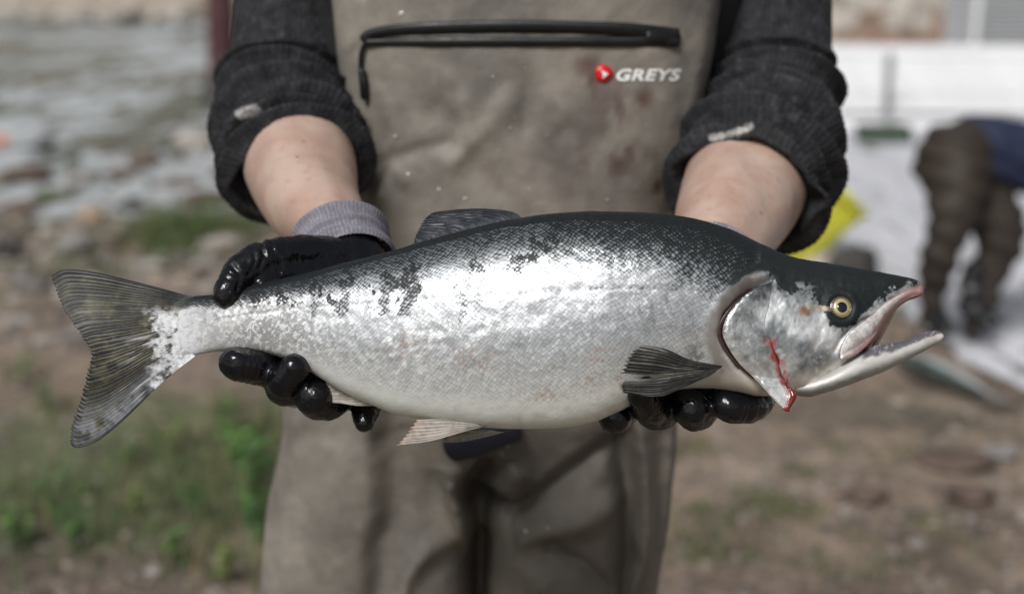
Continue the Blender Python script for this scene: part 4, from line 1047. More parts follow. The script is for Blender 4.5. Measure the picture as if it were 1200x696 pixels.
# upper jaw bone with pink inner edge
up_ = [(1080, 340), (1066, 343), (1050, 351), (1034, 362), (1018, 376), (1002, 388), (990, 401), (983, 414), (982, 425)]
lo_ = [(1080.5, 345), (1064, 352), (1051, 361), (1043, 369), (1033, 382), (1024, 397), (1012, 411), (1000, 421), (985, 427.5)]
A, Bf = resample(up_, 160), resample(lo_, 160)
t = np.linspace(0, 1, 40)[None, :, None]; G2 = A[:, None] * (1 - t) + Bf[:, None] * t
x, y = G2[..., 0].ravel(), G2[..., 1].ravel(); tt = np.repeat(t[..., 0], 160, 0).ravel(); ss = np.repeat(np.linspace(0, 1, 160)[:, None], 40, 1).ravel()
nj = n2(x, y, .12, .12, 3, 111)
lift = 1.0 + 3.2 * np.sin(np.clip(tt, 0, 1) * math.pi) ** .7 * sst(.0, .35, ss) + (nj - .5) * 1.2 + 1.0 * sst(.3, .8, ss)
c = lerp(np.tile(np.array([0.52, 0.47, 0.45]), (len(x), 1)), np.array([0.78, 0.77, 0.77]), sst(.35, .65, nj) * sst(.3, .6, ss))
c = lerp(c, np.array([0.46, 0.22, 0.22]), sst(.62, .92, tt) * .8); c = lerp(c, np.array([0.42, 0.20, 0.20]), sst(.28, .05, ss) * .8)
c = lerp(c, np.array([0.12, 0.10, 0.11]), sst(.10, .0, tt) * sst(.3, .5, ss) * .9)
sheet('upper_jaw', surf_at(x, y, lift, .70).reshape(160, 40, 3), c, M['lip'], 3.0)
# far lip seen through the open mouth
A, Bf = resample([(1050, 358), (1043, 365), (1032, 380), (1022, 400), (1014, 410)], 80), resample([(1051, 359), (1047, 366), (1040, 378), (1033, 391), (1026.5, 401)], 80)
t = np.linspace(0, 1, 16)[None, :, None]; G2 = A[:, None] * (1 - t) + Bf[:, None] * t
x, y = G2[..., 0].ravel(), G2[..., 1].ravel(); tt = np.repeat(t[..., 0], 80, 0).ravel()
dep = 16 + 8 * tt; kk = 1 + dep / F
c = lerp(np.tile(np.array([0.20, 0.10, 0.10]), (len(x), 1)), np.array([0.58, 0.42, 0.36]), sst(.2, .7, tt))
sheet('far_lip', np.stack([(x - 600) * kk * S, dep * S, (348 - y) * kk * S], -1).reshape(80, 16, 3), c, M['lip'], 5.0)
# eyes
def dome(name, r, h, mat, cpt, parent, n=40, m=12, ring0=0.0, axis=-1, tilt=(0, 0)):
    V, rings = [], np.linspace(ring0, 1, m)
    a = np.linspace(0, 2 * math.pi, n, endpoint=False)
    for q in rings: V.append(np.stack([q * r * np.cos(a), axis * h * (np.sqrt(max(0, 1 - q * q * .97)) - .17) + 0 * a + q * r * (tilt[0] * np.cos(a) + tilt[1] * np.sin(a)), q * r * np.sin(a)], 1))
    V = np.vstack(V) * S + np.array(cpt)
    f = grid_faces(m, n, True)
    if axis > 0: f = f[:, ::-1]
    return link(name, mesh_np(name, V, [f]), mat, parent)
for side in (-1, 1):
    c3 = surf_at(np.array([985.5]), np.array([366.5]), 0.2)[0]
    if side > 0: c3 = c3 * [1, -1, 1]
    tl = (.24 * (1 if side < 0 else -1), 0.10 * (1 if side < 0 else -1))
    dome('eye_rim', 13.2, 2.6, M['rim'], c3 + [0, side * -.4 * S, 0], SAL, axis=side, tilt=tl)
    e = dome('eye', 10.5, 4.0, M['iris'], c3 + [0, side * 1.0 * S, 0], SAL, axis=side, tilt=tl)
    V, Fs, _ = tube([(11.3 * math.cos(a) * S, -side * 0 + 11.3 * S * (tl[0] * math.cos(a) + tl[1] * math.sin(a)), 11.3 * math.sin(a) * S) for a in np.linspace(0, 6.2832, 49)], [.9 * S] * 49, n=8, sub=1, caps=False)
    link('iris_edge', mesh_np('iris_edge', V + c3 + [0, side * 1.4 * S, 0], Fs), simple('eye_edge', (.20, .15, .07), .3, 300, .3, .1, .0003, coat=.6), e)
    dome('pupil', 6.6, 2.6, M['pupil'], c3 + [S * .0, side * 3.1 * S, -S * 0.2], e, axis=side, tilt=tl)
# blood
bl = MB()
L = np.array([(897, 392), (901, 404), (904, 417), (909, 427), (911, 438), (914, 446), (918, 455), (922, 462), (925, 468)], float)
Q = resample(L, 40); Q[:, 0] += 2.5 * (fbm(np.stack([np.linspace(0, 12, 40), np.zeros(40), np.zeros(40)], 1), 2, 6) - .5); q3 = surf_at(Q[:, 0], Q[:, 1], 2.9, .80)
tq = np.linspace(0, 1, 40); wv = .2 + 2.3 * np.clip(fbm(np.stack([tq * 9, 0 * tq, 0 * tq], 1), 2, 4) - .28, 0, 1) * sst(.12, .45, tq)
bl.tube(q3[6:], wv[6:] * S, n=10, sub=2)
bl.tube(surf_at(np.array([923., 926, 923, 920]), np.array([462., 469, 477, 484]), 4.5, .8), np.array([2.4, 4.4, 3.2, 1.8]) * S, n=12, sub=4)
bl.tube(surf_at(np.array([916., 920]), np.array([484.5, 485.5]), 5.0, .8), np.array([1.8, 2.2]) * S, n=8, sub=2)
link('blood_streak', bl.mesh('blood_streak'), M['blood'], SAL)

# ------------------------------------------------------------------ the second fish on the bank
def small_fish():
    n = 60; xs_ = np.linspace(0, 1, n)
    hh = kn([(0, .012), (.05, .05), (.15, .09), (.35, .125), (.6, .105), (.8, .055), (.9, .036), (1, .042)], xs_) * .5
    ww = kn([(0, .01), (.05, .035), (.2, .06), (.4, .066), (.7, .04), (.9, .014), (1, .006)], xs_) * .5
    a = np.linspace(0, 2 * math.pi, 40, endpoint=False)
    V = np.stack([np.repeat(xs_[:, None], 40, 1) * .5, hh[:, None] * np.cos(a)[None] * 1.0, ww[:, None] * np.sin(a)[None] * 1.1], -1)
    V[..., 1] += .05 * np.sin(xs_ * 2.6)[:, None] - .02
    Vv = V.reshape(-1, 3)
    up = np.repeat(np.cos(a)[None], n, 0).ravel()
    c = lerp(np.tile(np.array([.78, .79, .79]), (len(Vv), 1)), np.array([.06, .09, .08]), sst(-.45, -.92, up))
    mb = MB().add(Vv, grid_faces(n, 40, True)[:, ::-1])
    me = mb.mesh('body'); attr(me, 'Col', c); return me
g0, g1 = onZ(1165, 462, .04), onZ(1030, 408, .04)
ang = math.atan2(g0[1] - g1[1], g0[0] - g1[0])
root = empty('dead_fish', (g0[0] - .5 * math.cos(ang), g0[1] - .5 * math.sin(ang), .045)); root.rotation_euler = (R(-18), R(2), ang)
tag(root, 'second silver fish lying on the soil beyond the open jaws', 'fish')
link('body', small_fish(), mat_attr('small_fish_skin', .35, .4, .4, 120, .3, .002), root)
G = np.array([[(.495, .012, 0), (.56, .055, .0), (.575, .05, 0)], [(.495, 0.0, 0), (.53, .0, .0), (.545, .0, 0)], [(.495, -.016, 0), (.55, -.05, .0), (.57, -.05, 0)]]) + [0, .008, 0]
me = MB().add(np.vstack([G.reshape(-1, 3), G.reshape(-1, 3) + [0, 0, .003]]), [grid_faces(3, 3)[:, ::-1], grid_faces(3, 3) + 9]).mesh('tail_fin'); attr(me, 'Col', np.tile([.16, .15, .15], (18, 1)))
link('tail_fin', me, M['fin'], root)
G = np.array([[(.14, -.045, .03), (.20, -.075, .02)], [(.16, -.04, .03), (.23, -.06, .02)]]).reshape(-1, 3)
me = MB().add(np.vstack([G, G + [0, 0, .003]]), [np.array([[0, 1, 3, 2], [6, 7, 5, 4]])]).mesh('pectoral_fin'); attr(me, 'Col', np.tile([.2, .2, .19], (8, 1)))
link('pectoral_fin', me, M['fin'], root)

# ------------------------------------------------------------------ the angler
MAN = empty('person', (0.0, 1.46, 0.0))
tag(MAN, 'person in taupe chest waders and dark knit sweater holding the large salmon in both hands', 'person')
MO = np.array([0.0, 1.46, 0.0])
def man(name, me, mat, parent=MAN):
    V = co(me) - MO; set_co(me, V)
    return link(name, me, mat, parent)
# waders: edges of the outline at rows of the photo
ROW = [(-60, 388, 852), (0, 386, 846), (60, 392, 838), (130, 401, 826), (190, 415, 806), (250, 424, 790), (310, 400, 802), (370, 360, 806), (430, 338, 803), (480, 329, 799), (530, 322, 797), (590, 315, 787)]
YF = 1.345
mb = MB(); rings = []
th = np.linspace(0, 2 * math.pi, 96, endpoint=False); cx_, cy_ = superell(th, 2.7)
for (py_, xl, xr) in ROW:
    yc = YF + 0.10
    a, b = onY(xl, py_, yc - .03), onY(xr, py_, yc - .03)
    z = a[2]; c_ = (a[0] + b[0]) / 2; hw = (b[0] - a[0]) / 2 * (.86 if py_ == 590 else .97 if py_ == 530 else 1)
    hd_ = .045 if py_ == 590 else .086 if py_ == 530 else .10
    rings.append(np.stack([c_ + hw * cx_, yc + hd_ * cy_, 0 * cx_ + z], 1))
nr = len(rings); V = np.vstack(rings); i = np.arange(96)
mb.add(V, [grid_faces(nr, 96, True)[:, ::-1], i[None], ((nr - 1) * 96 + i[::-1])[None]])
ZC = rings[-1][0][2]
for (rows) in ([(500, 334, 556), (590, 315, 562), (640, 309, 561), (696, 303, 560), (800, 305, 552), (1000, 325, 545), (1330, 350, 540)],
               [(500, 562, 794), (590, 563, 787), (640, 564, 779), (696, 565, 771), (800, 570, 765), (1000, 580, 760), (1330, 590, 765)]):
    pts, r1, r2 = [], [], []
    for (py_, xl, xr) in rows:
        a, b = onY(xl, min(py_, 1000), YF + .09), onY(xr, min(py_, 1000), YF + .09)
        z = a[2] if py_ <= 1000 else .06
        pts.append(((a[0] + b[0]) / 2, YF + .10, z)); r1.append(max((b[0] - a[0]) / 2, .06)); r2.append(.092 if py_ < 800 else .08)
    V, Fs, _ = tube(pts, r1, n=48, sub=8, ell=r2, up=(0, 1, 0))
    mb.add(V, Fs)
mb.tube([onY(505, 572, YF + .085), onY(562, 580, YF + .08), onY(620, 572, YF + .085)], [.055, .045, .055], n=32, sub=6)      # gusset
wme = remesh(mb.mesh('waders'), .0042, 10, .5)
V, N_ = co(wme), nor(wme)
wpx, wpy = to_px(V)
fr = sst(.1, -.35, N_[:, 1])
FOLD = [  # polyline, width px, depth mm
    ([(726, 500), (736, 560), (737, 640), (738, 720)], 15, -20), ([(752, 495), (762, 560), (758, 640), (745, 720)], 9, 9), ([(774, 490), (775, 560), (765, 650), (755, 720)], 8, -9), ([(792, 490), (787, 560), (778, 640)], 6, 5),
    ([(715, 520), (680, 548), (640, 580), (600, 600)], 14, -13), ([(600, 628), (640, 618), (690, 606), (720, 590)], 16, 11), ([(565, 575), (561, 620), (558, 720)], 14, -38), ([(590, 590), (566, 578)], 12, -22),
    ([(528, 560), (532, 585), (545, 610), (552, 640)], 8, 12), ([(532, 545), (540, 590)], 22, 8), ([(612, 545), (600, 565), (585, 575)], 18, 14), ([(575, 540), (556, 562), (552, 590)], 9, -22),
    ([(468, 470), (462, 560), (452, 640), (440, 720)], 26, -13), ([(500, 500), (505, 560), (490, 610)], 26, -9), ([(430, 470), (432, 560), (425, 720)], 14, 5), ([(550, 615), (505, 640), (475, 680), (465, 720)], 12, 9), ([(540, 640), (500, 670)], 9, -8), ([(345, 480), (335, 600), (330, 720)], 16, 4),
    ([(640, 640), (690, 665), (720, 700)], 10, -7), ([(600, 650), (640, 690)], 14, 6),
    # bib
    ([(430, 200), (480, 180), (530, 168)], 9, -4), ([(500, 120), (560, 200), (590, 230)], 14, -4), ([(540, 110), (545, 150), (535, 190)], 12, 4), ([(600, 110), (570, 150), (520, 200)], 13, 4), ([(620, 100), (610, 160)], 9, -3), ([(440, 100), (460, 150)], 10, 3),
    ([(650, 150), (700, 200), (720, 240)], 18, -3), ([(405, 60), (425, 30), (430, 0)], 8, 3), ([(760, 60), (790, 130), (770, 200)], 20, 3), ([(830, 20), (815, 120), (790, 200)], 10, 4), ([(440, 235), (460, 200), (480, 215)], 10, 4)]
dsp = np.zeros(len(V))
m_ = fr > 0
jw_, jh_ = wpx[m_] + (n2(wpx[m_], wpy[m_], .02, .02, 2, 120) - .5) * 14, wpy[m_] + (n2(wpx[m_], wpy[m_], .02, .02, 2, 121) - .5) * 14
for L, w, dmm in FOLD:
    if min(q_[1] for q_ in L) > 460 and abs(dmm) < 30: dmm *= 1.35
    d_, p_ = seg_dist(jw_, jh_, L)
    dsp[m_] += dmm * .001 * np.exp(-(d_ / w) ** 2) * sst(0, .12, p_ + .05) * sst(1.0, .9, p_ - .06)
dsp[m_] += .006 * (n2(wpx[m_], wpy[m_], .016, .012, 3, 123) - .5) + .0022 * (n2(wpx[m_], wpy[m_], .05, .04, 3, 124) - .5)
V = V + np.array([0, -1.0, 0]) * (dsp * fr)[:, None] + N_ * (.012 * (fbm(V * 14, 3, 9) - .5) * (1 - fr))[:, None]
set_co(wme, V)
wc = np.tile(np.array([0.212, 0.194, 0.169]), (len(V), 1))
st1 = n2(wpx, wpy, .012, .016, 4, 130); st2 = n2(wpx, wpy, .04, .05, 4, 131)
wc = lerp(wc, np.array([0.128, 0.114, 0.102]), sst(.48, .66, st1) * .35)
wc = lerp(wc, np.array([0.29, 0.26, 0.225]), sst(.56, .74, st2) * .35)
for (x, y, rx, ry, a) in ((735, 140, 30, 55, .75), (752, 115, 10, 14, .8), (690, 95, 18, 28, .7), (715, 185, 50, 30, .5), (770, 218, 7, 9, 1.), (700, 230, 60, 14, .45), (690, 75, 20, 10, .6), (620, 205, 60, 30, .22), (430, 260, 40, 30, .3)):
    wc = lerp(wc, np.array([0.085, 0.038, 0.032]), np.exp(-((wpx - x) / rx) ** 2 - ((wpy - y) / ry) ** 2) * a * sst(.36, .60, n2(wpx, wpy, .05, .035, 3, 133)))
wet = sst(505, 560, wpx) * sst(480, 500, wpy) * sst(775, 740, wpx)  # area below the fish that takes its painted shadow
wc = lerp(wc, np.array([0.080, 0.072, 0.063]), wet * .7)         # the fish's shadow, painted dark down the middle of the trousers
attr(wme, 'Col', wc)
bvh = BVHTree.FromPolygons([tuple(v) for v in V], [tuple(p.vertices) for p in wme.polygons])
def on_wader(px, py, lift=0.0):
    r = Vector(ray(px, py)).normalized()
    h, n, _, _ = bvh.ray_cast(Vector(CAM), r)
    if h is None: h = Vector(onY(px, py, YF))
    return np.array(h - r * lift)
WAD = man('waders', wme, M['wader'])
# zip pocket
def strip(pts, w, t, lift=.001):                          # flattened bead following the cloth; w, t in metres (half sizes)
    P3 = np.array([on_wader(a, b, lift) for a, b in resample(pts, 60)])
    P3[:, 1] = np.convolve(np.pad(P3[:, 1], 4, 'edge'), np.ones(9) / 9, 'valid')
    return tube(P3, np.interp(np.linspace(0, 1, 60), np.linspace(0, 1, len(w)), w), n=14, sub=2, ell=np.full(60, t), up=(0, -1, 0))[:2]
mb = MB()
V, Fs = strip([(427, 46), (434, 41), (452, 37), (505, 33.5), (617, 31.5), (715, 34), (760, 38), (792, 42)], [.0050, .0058, .0062, .0062, .0062, .0060, .0066, .0072], .0032); mb.add(V, Fs)
man('zip_welt', mb.mesh('zip_welt'), M['zip'], WAD)
mb = MB(); V, Fs = strip([(432, 50), (470, 49.5), (600, 49), (720, 49), (793, 49)], [.0036, .0048, .0046, .0048, .0052], .0030, .0014); mb.add(V, Fs)
man('zip_welt', mb.mesh('zip_welt'), M['zip'], WAD)
mb = MB(); V, Fs = strip([(760, 44.5), (793, 44.5)], [.0070, .0078], .0038, .0016); mb.add(V, Fs)
man('zip_end', mb.mesh('zip_end'), M['zip'], WAD)
cord = [on_wader(430, 48, .004), on_wader(424, 60, .006), on_wader(422.5, 75, .006), on_wader(423, 86, .006)]
man('zip_cord', MB().tube(cord, [.0022] * 4, n=10, sub=6).mesh('zip_cord'), M['zip'], WAD)
man('zip_pull', MB().tube([on_wader(424, 84, .007), on_wader(426, 98, .008), on_wader(427, 113, .007)], [.0036, .0042, .0040], n=14, sub=6).mesh('zip_pull'), M['zip'], WAD)
# emblem and lettering, flat print on the bib
mb = MB(); ring = [(697.0, 88), (698, 81), (702, 77), (708, 76), (714, 79), (719.5, 86.5), (714, 94), (708, 97), (701.5, 95.5), (698, 92)]
Q = resample(ring + ring[:1], 48)[:-1]; cen = Q.mean(0)
V = [on_wader(*cen, .0042)]
for q, lf in ((.5, .0038), (.85, .0028), (1.0, .0012)): V += [on_wader(*(cen + (p - cen) * q), lf) for p in Q]
V = np.array(V); i = np.arange(48); j = (i + 1) % 48
mb.add(V, [np.stack([0 * i, 1 + j, 1 + i], 1)] + [np.stack([1 + 48 * a + i, 1 + 48 * a + j, 49 + 48 * a + j, 49 + 48 * a + i], 1) for a in range(2)])
man('emblem', mb.mesh('emblem'), M['red_print'], WAD)
arw = [(704.5, 82.5), (713, 86.8), (706, 92.5), (707, 88.2)]
mb = MB(); mb.add(np.array([on_wader(a, b, .0052) for a, b in arw]), [np.array([[0, 3, 1], [3, 2, 1]])]); man('emblem_arrow', mb.mesh('emblem_arrow', False), M['white_print'], WAD)
tc = bpy.data.curves.new('lettering', 'FONT'); tc.body = 'GREYS'; tc.shear = .28; tc.offset = .036; tc.size = 1; tc.resolution_u = 6; tc.space_character = 1.1
to = bpy.data.objects.new('work', tc); COL.objects.link(to)
tm = bpy.data.meshes.new_from_object(to.evaluated_get(bpy.context.evaluated_depsgraph_get())); bpy.data.objects.remove(to)
tv = co(tm); lo, hi = tv.min(0), tv.max(0)
tv = (tv - lo) / np.maximum(hi - lo, 1e-6)
set_co(tm, np.array([on_wader(722 + 76.5 * a, 95.3 - 14.2 * b + 0 * a, .0010) for a, b, _ in tv])); tm.materials.clear()
man('lettering', tm, M['white_print'], WAD)
# loose fish scales stuck to the cloth
mb = MB(); rs = np.random.default_rng(8)
spots_ = [(470, 16, 4.5), (578, 90, 2), (463, 160, 4), (478, 204, 2.6), (514, 222, 3), (545, 233, 3), (572, 38, 1.6), (620, 222, 2), (598, 150, 1.8), (712, 234, 2.5), (615, 80, 1.5), (595, 522, 2.2), (588, 532, 2), (616, 622, 3), (642, 618, 2)] + [(rs.uniform(400, 800), rs.uniform(0, 245), rs.uniform(.6, 1.2)) for _ in range(26)]
for (x, y, r) in spots_:
    r *= .62
    a = np.linspace(0, 6.283, 9)[:-1] + rs.uniform(0, 1)
    V = np.array([on_wader(x, y, .0016)] + [on_wader(x + r * math.cos(q) * 1.1, y + r * .8 * math.sin(q), .0008) for q in a]); i = np.arange(8)
    mb.add(V, [np.stack([0 * i, 1 + (i + 1) % 8, 1 + i], 1)])
tag(man('stuck_scale', mb.mesh('stuck_scale'), M['scale_bit'], WAD), kind='stuff')
# navy end of the wading belt under the fish
bp = [on_wader(600, 498, .016), on_wader(575, 508, .018), on_wader(552, 518, .018), on_wader(530, 526, .016)]
V, Fs, _ = tube(bp, [.018, .017, .0165, .014], n=24, sub=8, ell=[.008, .009, .009, .008], up=(0, -1, 0)); man('belt_end', MB().add(V, Fs).mesh('belt_end'), M['navy'], WAD)
# boots
for x_, c_ in ((-.13, 1), (.055, -1)):
    mb = MB().tube([(x_, 1.47, .13), (x_, 1.46, .07), (x_ - c_ * .01, 1.38, .05), (x_ - c_ * .015, 1.30, .04)], [.06, .062, .055, .045], n=24, sub=6).box((x_ - c_ * .008, 1.39, .012), (.052, .14, .012), bev=.008)
    man('boot', mb.mesh('boot'), M['boot'])
# bare body: one continuous skin
mb = MB()
ARM_L = [P(338, -90, 1.47), P(336, 10, 1.46), P(335, 110, 1.44), P(348, 180, 1.355), P(366, 235, 1.26), P(388, 262, 1.205), P(404, 305, 1.165)]
ARM_R = [P(912, -90, 1.47), P(912, 10, 1.465), P(905, 110, 1.445), P(878, 205, 1.345), P(856, 255, 1.265), P(838, 300, 1.205), P(826, 340, 1.175)]
mb.tube(ARM_L, [.044, .042, .046, .0555, .0435, .0315, .027], n=32, sub=8)
mb.tube(ARM_R, [.046, .044, .048, .0600, .0500, .036, .030], n=32, sub=8)
mb.tube([(0.01, 1.47, .94), (0.01, 1.47, 1.02), (0.01, 1.48, 1.2), (0.01, 1.49, 1.42), (0.01, 1.49, 1.47)], [.13, .13, .15, .165, .10], n=40, sub=6, ell=[.05, .055, .07, .07, .06], up=(0, 1, 0))
for s, A_ in ((-1, ARM_L), (1, ARM_R)): mb.tube([(0.01 + s * .12, 1.49, 1.43), (0.01 + s * .185, 1.485, 1.42), tuple(A_[0])], [.05, .056, .045], n=24, sub=5)
for s in (-1, 1): mb.tube([(-.02 + s * .085, 1.455, .90), (-.03 + s * .09, 1.45, .5), (-.03 + s * .09, 1.46, .1)], [.055, .045, .036], n=24, sub=6)
mb.tube([(0.01, 1.49, 1.44), (0.01, 1.475, 1.53), (.01, 1.47, 1.58)], [.06, .055, .055], n=24, sub=5)
mb.tube([(.01, 1.465, 1.585), (.01, 1.455, 1.64), (.01, 1.465, 1.70), (.01, 1.475, 1.74)], [.058, .07, .076, .062], n=32, sub=6, ell=[.07, .088, .095, .075], up=(0, 1, 0))
mb.tube([(.01, 1.372, 1.675), (.01, 1.355, 1.645), (.01, 1.368, 1.635)], [.008, .012, .010], n=12, sub=4)        # nose
for s in (-1, 1):
    mb.tube([(.01 + s * .076, 1.475, 1.69), (.01 + s * .084, 1.485, 1.665), (.01 + s * .078, 1.475, 1.635)], [.008, .013, .008], n=12, sub=4)
mb.tube([(-.015, 1.374, 1.607), (.01, 1.370, 1.606), (.035, 1.374, 1.607)], [.004, .006, .004], n=10, sub=4)
bm_ = remesh(mb.mesh('body'), .0042, 8, .5)
V, N_ = co(bm_), nor(bm_); bx_, by_ = to_px(V)
V = V + N_ * (.0035 * (fbm(V * 22, 3, 12) - .5))[:, None]
for L, w, a in (([(385, 170), (405, 215), (410, 250)], 14, -.0022), ([(330, 160), (335, 220), (360, 262)], 22, .003), ([(880, 180), (905, 230), (885, 270)], 16, -.0022), ([(850, 200), (830, 250)], 20, .003)):
    d_, _ = seg_dist(bx_, by_, L); V = V + N_ * (a * np.exp(-(d_ / w) ** 2))[:, None]
set_co(bm_, V)
man('body', bm_, M['skin'])
V, Fs, _ = tube([(.01, 1.50, 1.62), (.01, 1.495, 1.70), (.01, 1.475, 1.755)], [.078, .084, .066], n=32, sub=6, ell=[.07, .085, .075], up=(0, 1, 0))
V = V + (fbm(V * 40, 3, 3)[:, None] - .5) * .012
man('hair', MB().add(V, Fs).mesh('hair'), M['hair'])
# sweater: torso and two rolled sleeves, ribs and rolls are real relief
def sleeve(pts, rad, seed, rolls, patch):
    n, sub = 340, 46
    V, Fs, nr = tube(pts, rad, n=n, sub=sub, up=(0, 1, 0), caps=False)
    ring = V[:nr * n].reshape(nr, n, 3); cen = ring.mean(1)
    u = np.repeat(np.linspace(0, 1, nr)[:, None], n, 1); a = np.repeat(np.linspace(0, 2 * math.pi, n, endpoint=False)[None], nr, 0)
    uw = u + .035 * (fbm(np.stack([np.cos(a).ravel() * 1.5 + seed, np.sin(a).ravel() * 1.5, u.ravel() * 3], 1), 3, seed).reshape(u.shape) - .5) * 2 + .012 * np.sin(a + seed)
    dr = np.zeros_like(u)
    for (c_, w_, h_) in rolls: dr += h_ * (1.85 + .6 * np.sin(a * 2 + c_ * 40)) * np.exp(-((uw - c_) / w_) ** 2)
    dr += .0026 * np.sin(uw * 2 * math.pi * 12.5 + .8 * np.sin(a + seed)) * sst(.38, .52, u)
    rib = np.abs(np.sin(a * 34 + 3 * u)) ** .8; knit = .5 + .5 * np.sin(u * nr * .45 + np.floor(a * 34 / math.pi) * math.pi)
    dr += .0011 * (rib - .5) + .0004 * knit
    dr += .006 * (fbm(np.stack([np.cos(a).ravel() * 2 + seed, np.sin(a).ravel() * 2, u.ravel() * 6], 1), 3, seed + 2).reshape(u.shape) - .5)
    dirs = ring - cen[:, None]; dirs /= np.linalg.norm(dirs, axis=2)[..., None]
    ring = ring + dirs * dr[..., None]
    # turn the hem inward so that the sleeve has thickness
    tn = cen[-1] - cen[-2]; tn /= np.linalg.norm(tn)
    ins = [ring[-1] - dirs[-1] * .003 + tn * .002, ring[-1] - dirs[-1] * .006, ring[-20] - dirs[-20] * .009]
    allr = np.vstack([ring.reshape(-1, 3)] + ins)
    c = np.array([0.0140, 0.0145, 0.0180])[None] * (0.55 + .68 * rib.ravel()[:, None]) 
    c = lerp(c, np.array([.05, .05, .055]), sst(.60, .74, fbm(ring.reshape(-1, 3) * 160, 3, seed + 4)) * .5)
    x, y = to_px(ring.reshape(-1, 3)); 
    fd, _ = seg_dist(x, y, patch[0]); front_ = (ring.reshape(-1, 3) - np.repeat(cen, n, 0)) @ FW < 0
    c = lerp(c, np.array([.34, .33, .32]), sst(patch[1], patch[1] * .5, fd + (n2(x, y, .2, .2, 2, 5) - .5) * 4) * front_)
    c = np.vstack([c, np.tile([.02, .02, .022], (3 * n, 1))])
    return allr, grid_faces(nr + 3, n, True), c
mbs = MB(); cs = []
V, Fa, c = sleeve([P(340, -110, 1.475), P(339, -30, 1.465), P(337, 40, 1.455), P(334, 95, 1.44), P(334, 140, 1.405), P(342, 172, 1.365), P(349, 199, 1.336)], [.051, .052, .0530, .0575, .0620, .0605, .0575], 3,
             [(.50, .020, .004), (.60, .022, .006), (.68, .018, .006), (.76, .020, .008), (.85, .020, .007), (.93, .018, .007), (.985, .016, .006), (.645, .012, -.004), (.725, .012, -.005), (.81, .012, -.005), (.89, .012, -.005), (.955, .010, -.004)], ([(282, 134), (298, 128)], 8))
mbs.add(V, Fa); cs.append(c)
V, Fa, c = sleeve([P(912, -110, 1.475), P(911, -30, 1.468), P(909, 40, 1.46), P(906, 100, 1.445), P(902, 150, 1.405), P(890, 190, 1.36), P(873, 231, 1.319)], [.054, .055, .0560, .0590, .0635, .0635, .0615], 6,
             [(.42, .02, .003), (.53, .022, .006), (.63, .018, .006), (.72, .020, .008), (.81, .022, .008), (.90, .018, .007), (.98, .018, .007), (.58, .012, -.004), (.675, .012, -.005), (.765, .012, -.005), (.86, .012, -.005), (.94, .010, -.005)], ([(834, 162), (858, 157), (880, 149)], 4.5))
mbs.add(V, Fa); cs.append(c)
tw = [(0.01, 1.485, 1.0), (0.01, 1.485, 1.08), (0.012, 1.485, 1.22), (0.014, 1.485, 1.36), (0.012, 1.485, 1.46), (.01, 1.485, 1.50)]
V, Fs, nr = tube(tw, [.17, .175, .20, .235, .22, .09], n=220, sub=24, ell=[.10, .10, .105, .11, .09, .065], up=(0, 1, 0))
V = V + (fbm(V * [30, 30, 12], 3, 17)[:, None] - .5) * .012
mbs.add(V, Fs); cs.append(np.tile([.011, .011, .0125], (len(V), 1)) * (0.6 + .8 * fbm(V * 120, 2, 18))[:, None])
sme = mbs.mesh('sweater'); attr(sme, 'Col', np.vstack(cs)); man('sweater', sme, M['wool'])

# gloves: palm, five fingers each, grown into one skin
R0 = np.array([RT, FW, UP])
def FL(px, py, y):                                        # salmon frame -> world
    return np.array(LP(px, py, y)) @ R0 + CAM + FW * D
def glove(fingers, palm, seed, vox=.0016):
    mb = MB()
    for pts, rad in fingers: mb.tube([FL(*p) for p in pts], np.array(rad) * S, n=28, sub=8)
    for pts, r1, r2, up in palm: mb.tube([FL(*p) for p in pts], np.array(r1) * S, n=32, sub=8, ell=np.array(r2) * S, up=np.array(up) @ R0)
    me = remesh(mb.mesh('glove'), vox, 7, .5)
    V, N_ = co(me), nor(me)
    x, y = to_px(V)
    for pts, rad in fingers:             # creases at the finger joints
        W_ = spline([FL(*p) for p in pts], 80); tg_ = np.gradient(W_, axis=0); tg_ /= np.linalg.norm(tg_, axis=1)[:, None]
        for t_ in (34, 56):
            p_, r_ = W_[t_], np.interp(t_ / 79 * (len(pts) - 1), np.arange(len(pts)), rad) * S
            ax = (V - p_) @ tg_[t_]; m_ = np.linalg.norm(V - p_, axis=1) < r_ * 1.35
            for o_, d_ in ((-.0042, .0007), (0, .0011), (.0045, .0008)):
                V = V - N_ * (m_ * d_ * .7 * np.exp(-((ax - o_ + .0012 * (fbm(V * 150, 2, 8) - .5)) / .0013) ** 2))[:, None]
    V = V + N_ * (.0026 * (fbm(V * [60, 90, 60], 3, seed) - .5) + .0010 * (fbm(V * [240, 90, 90], 2, seed + 2) - .5))[:, None]
    return me, V, N_, x, y
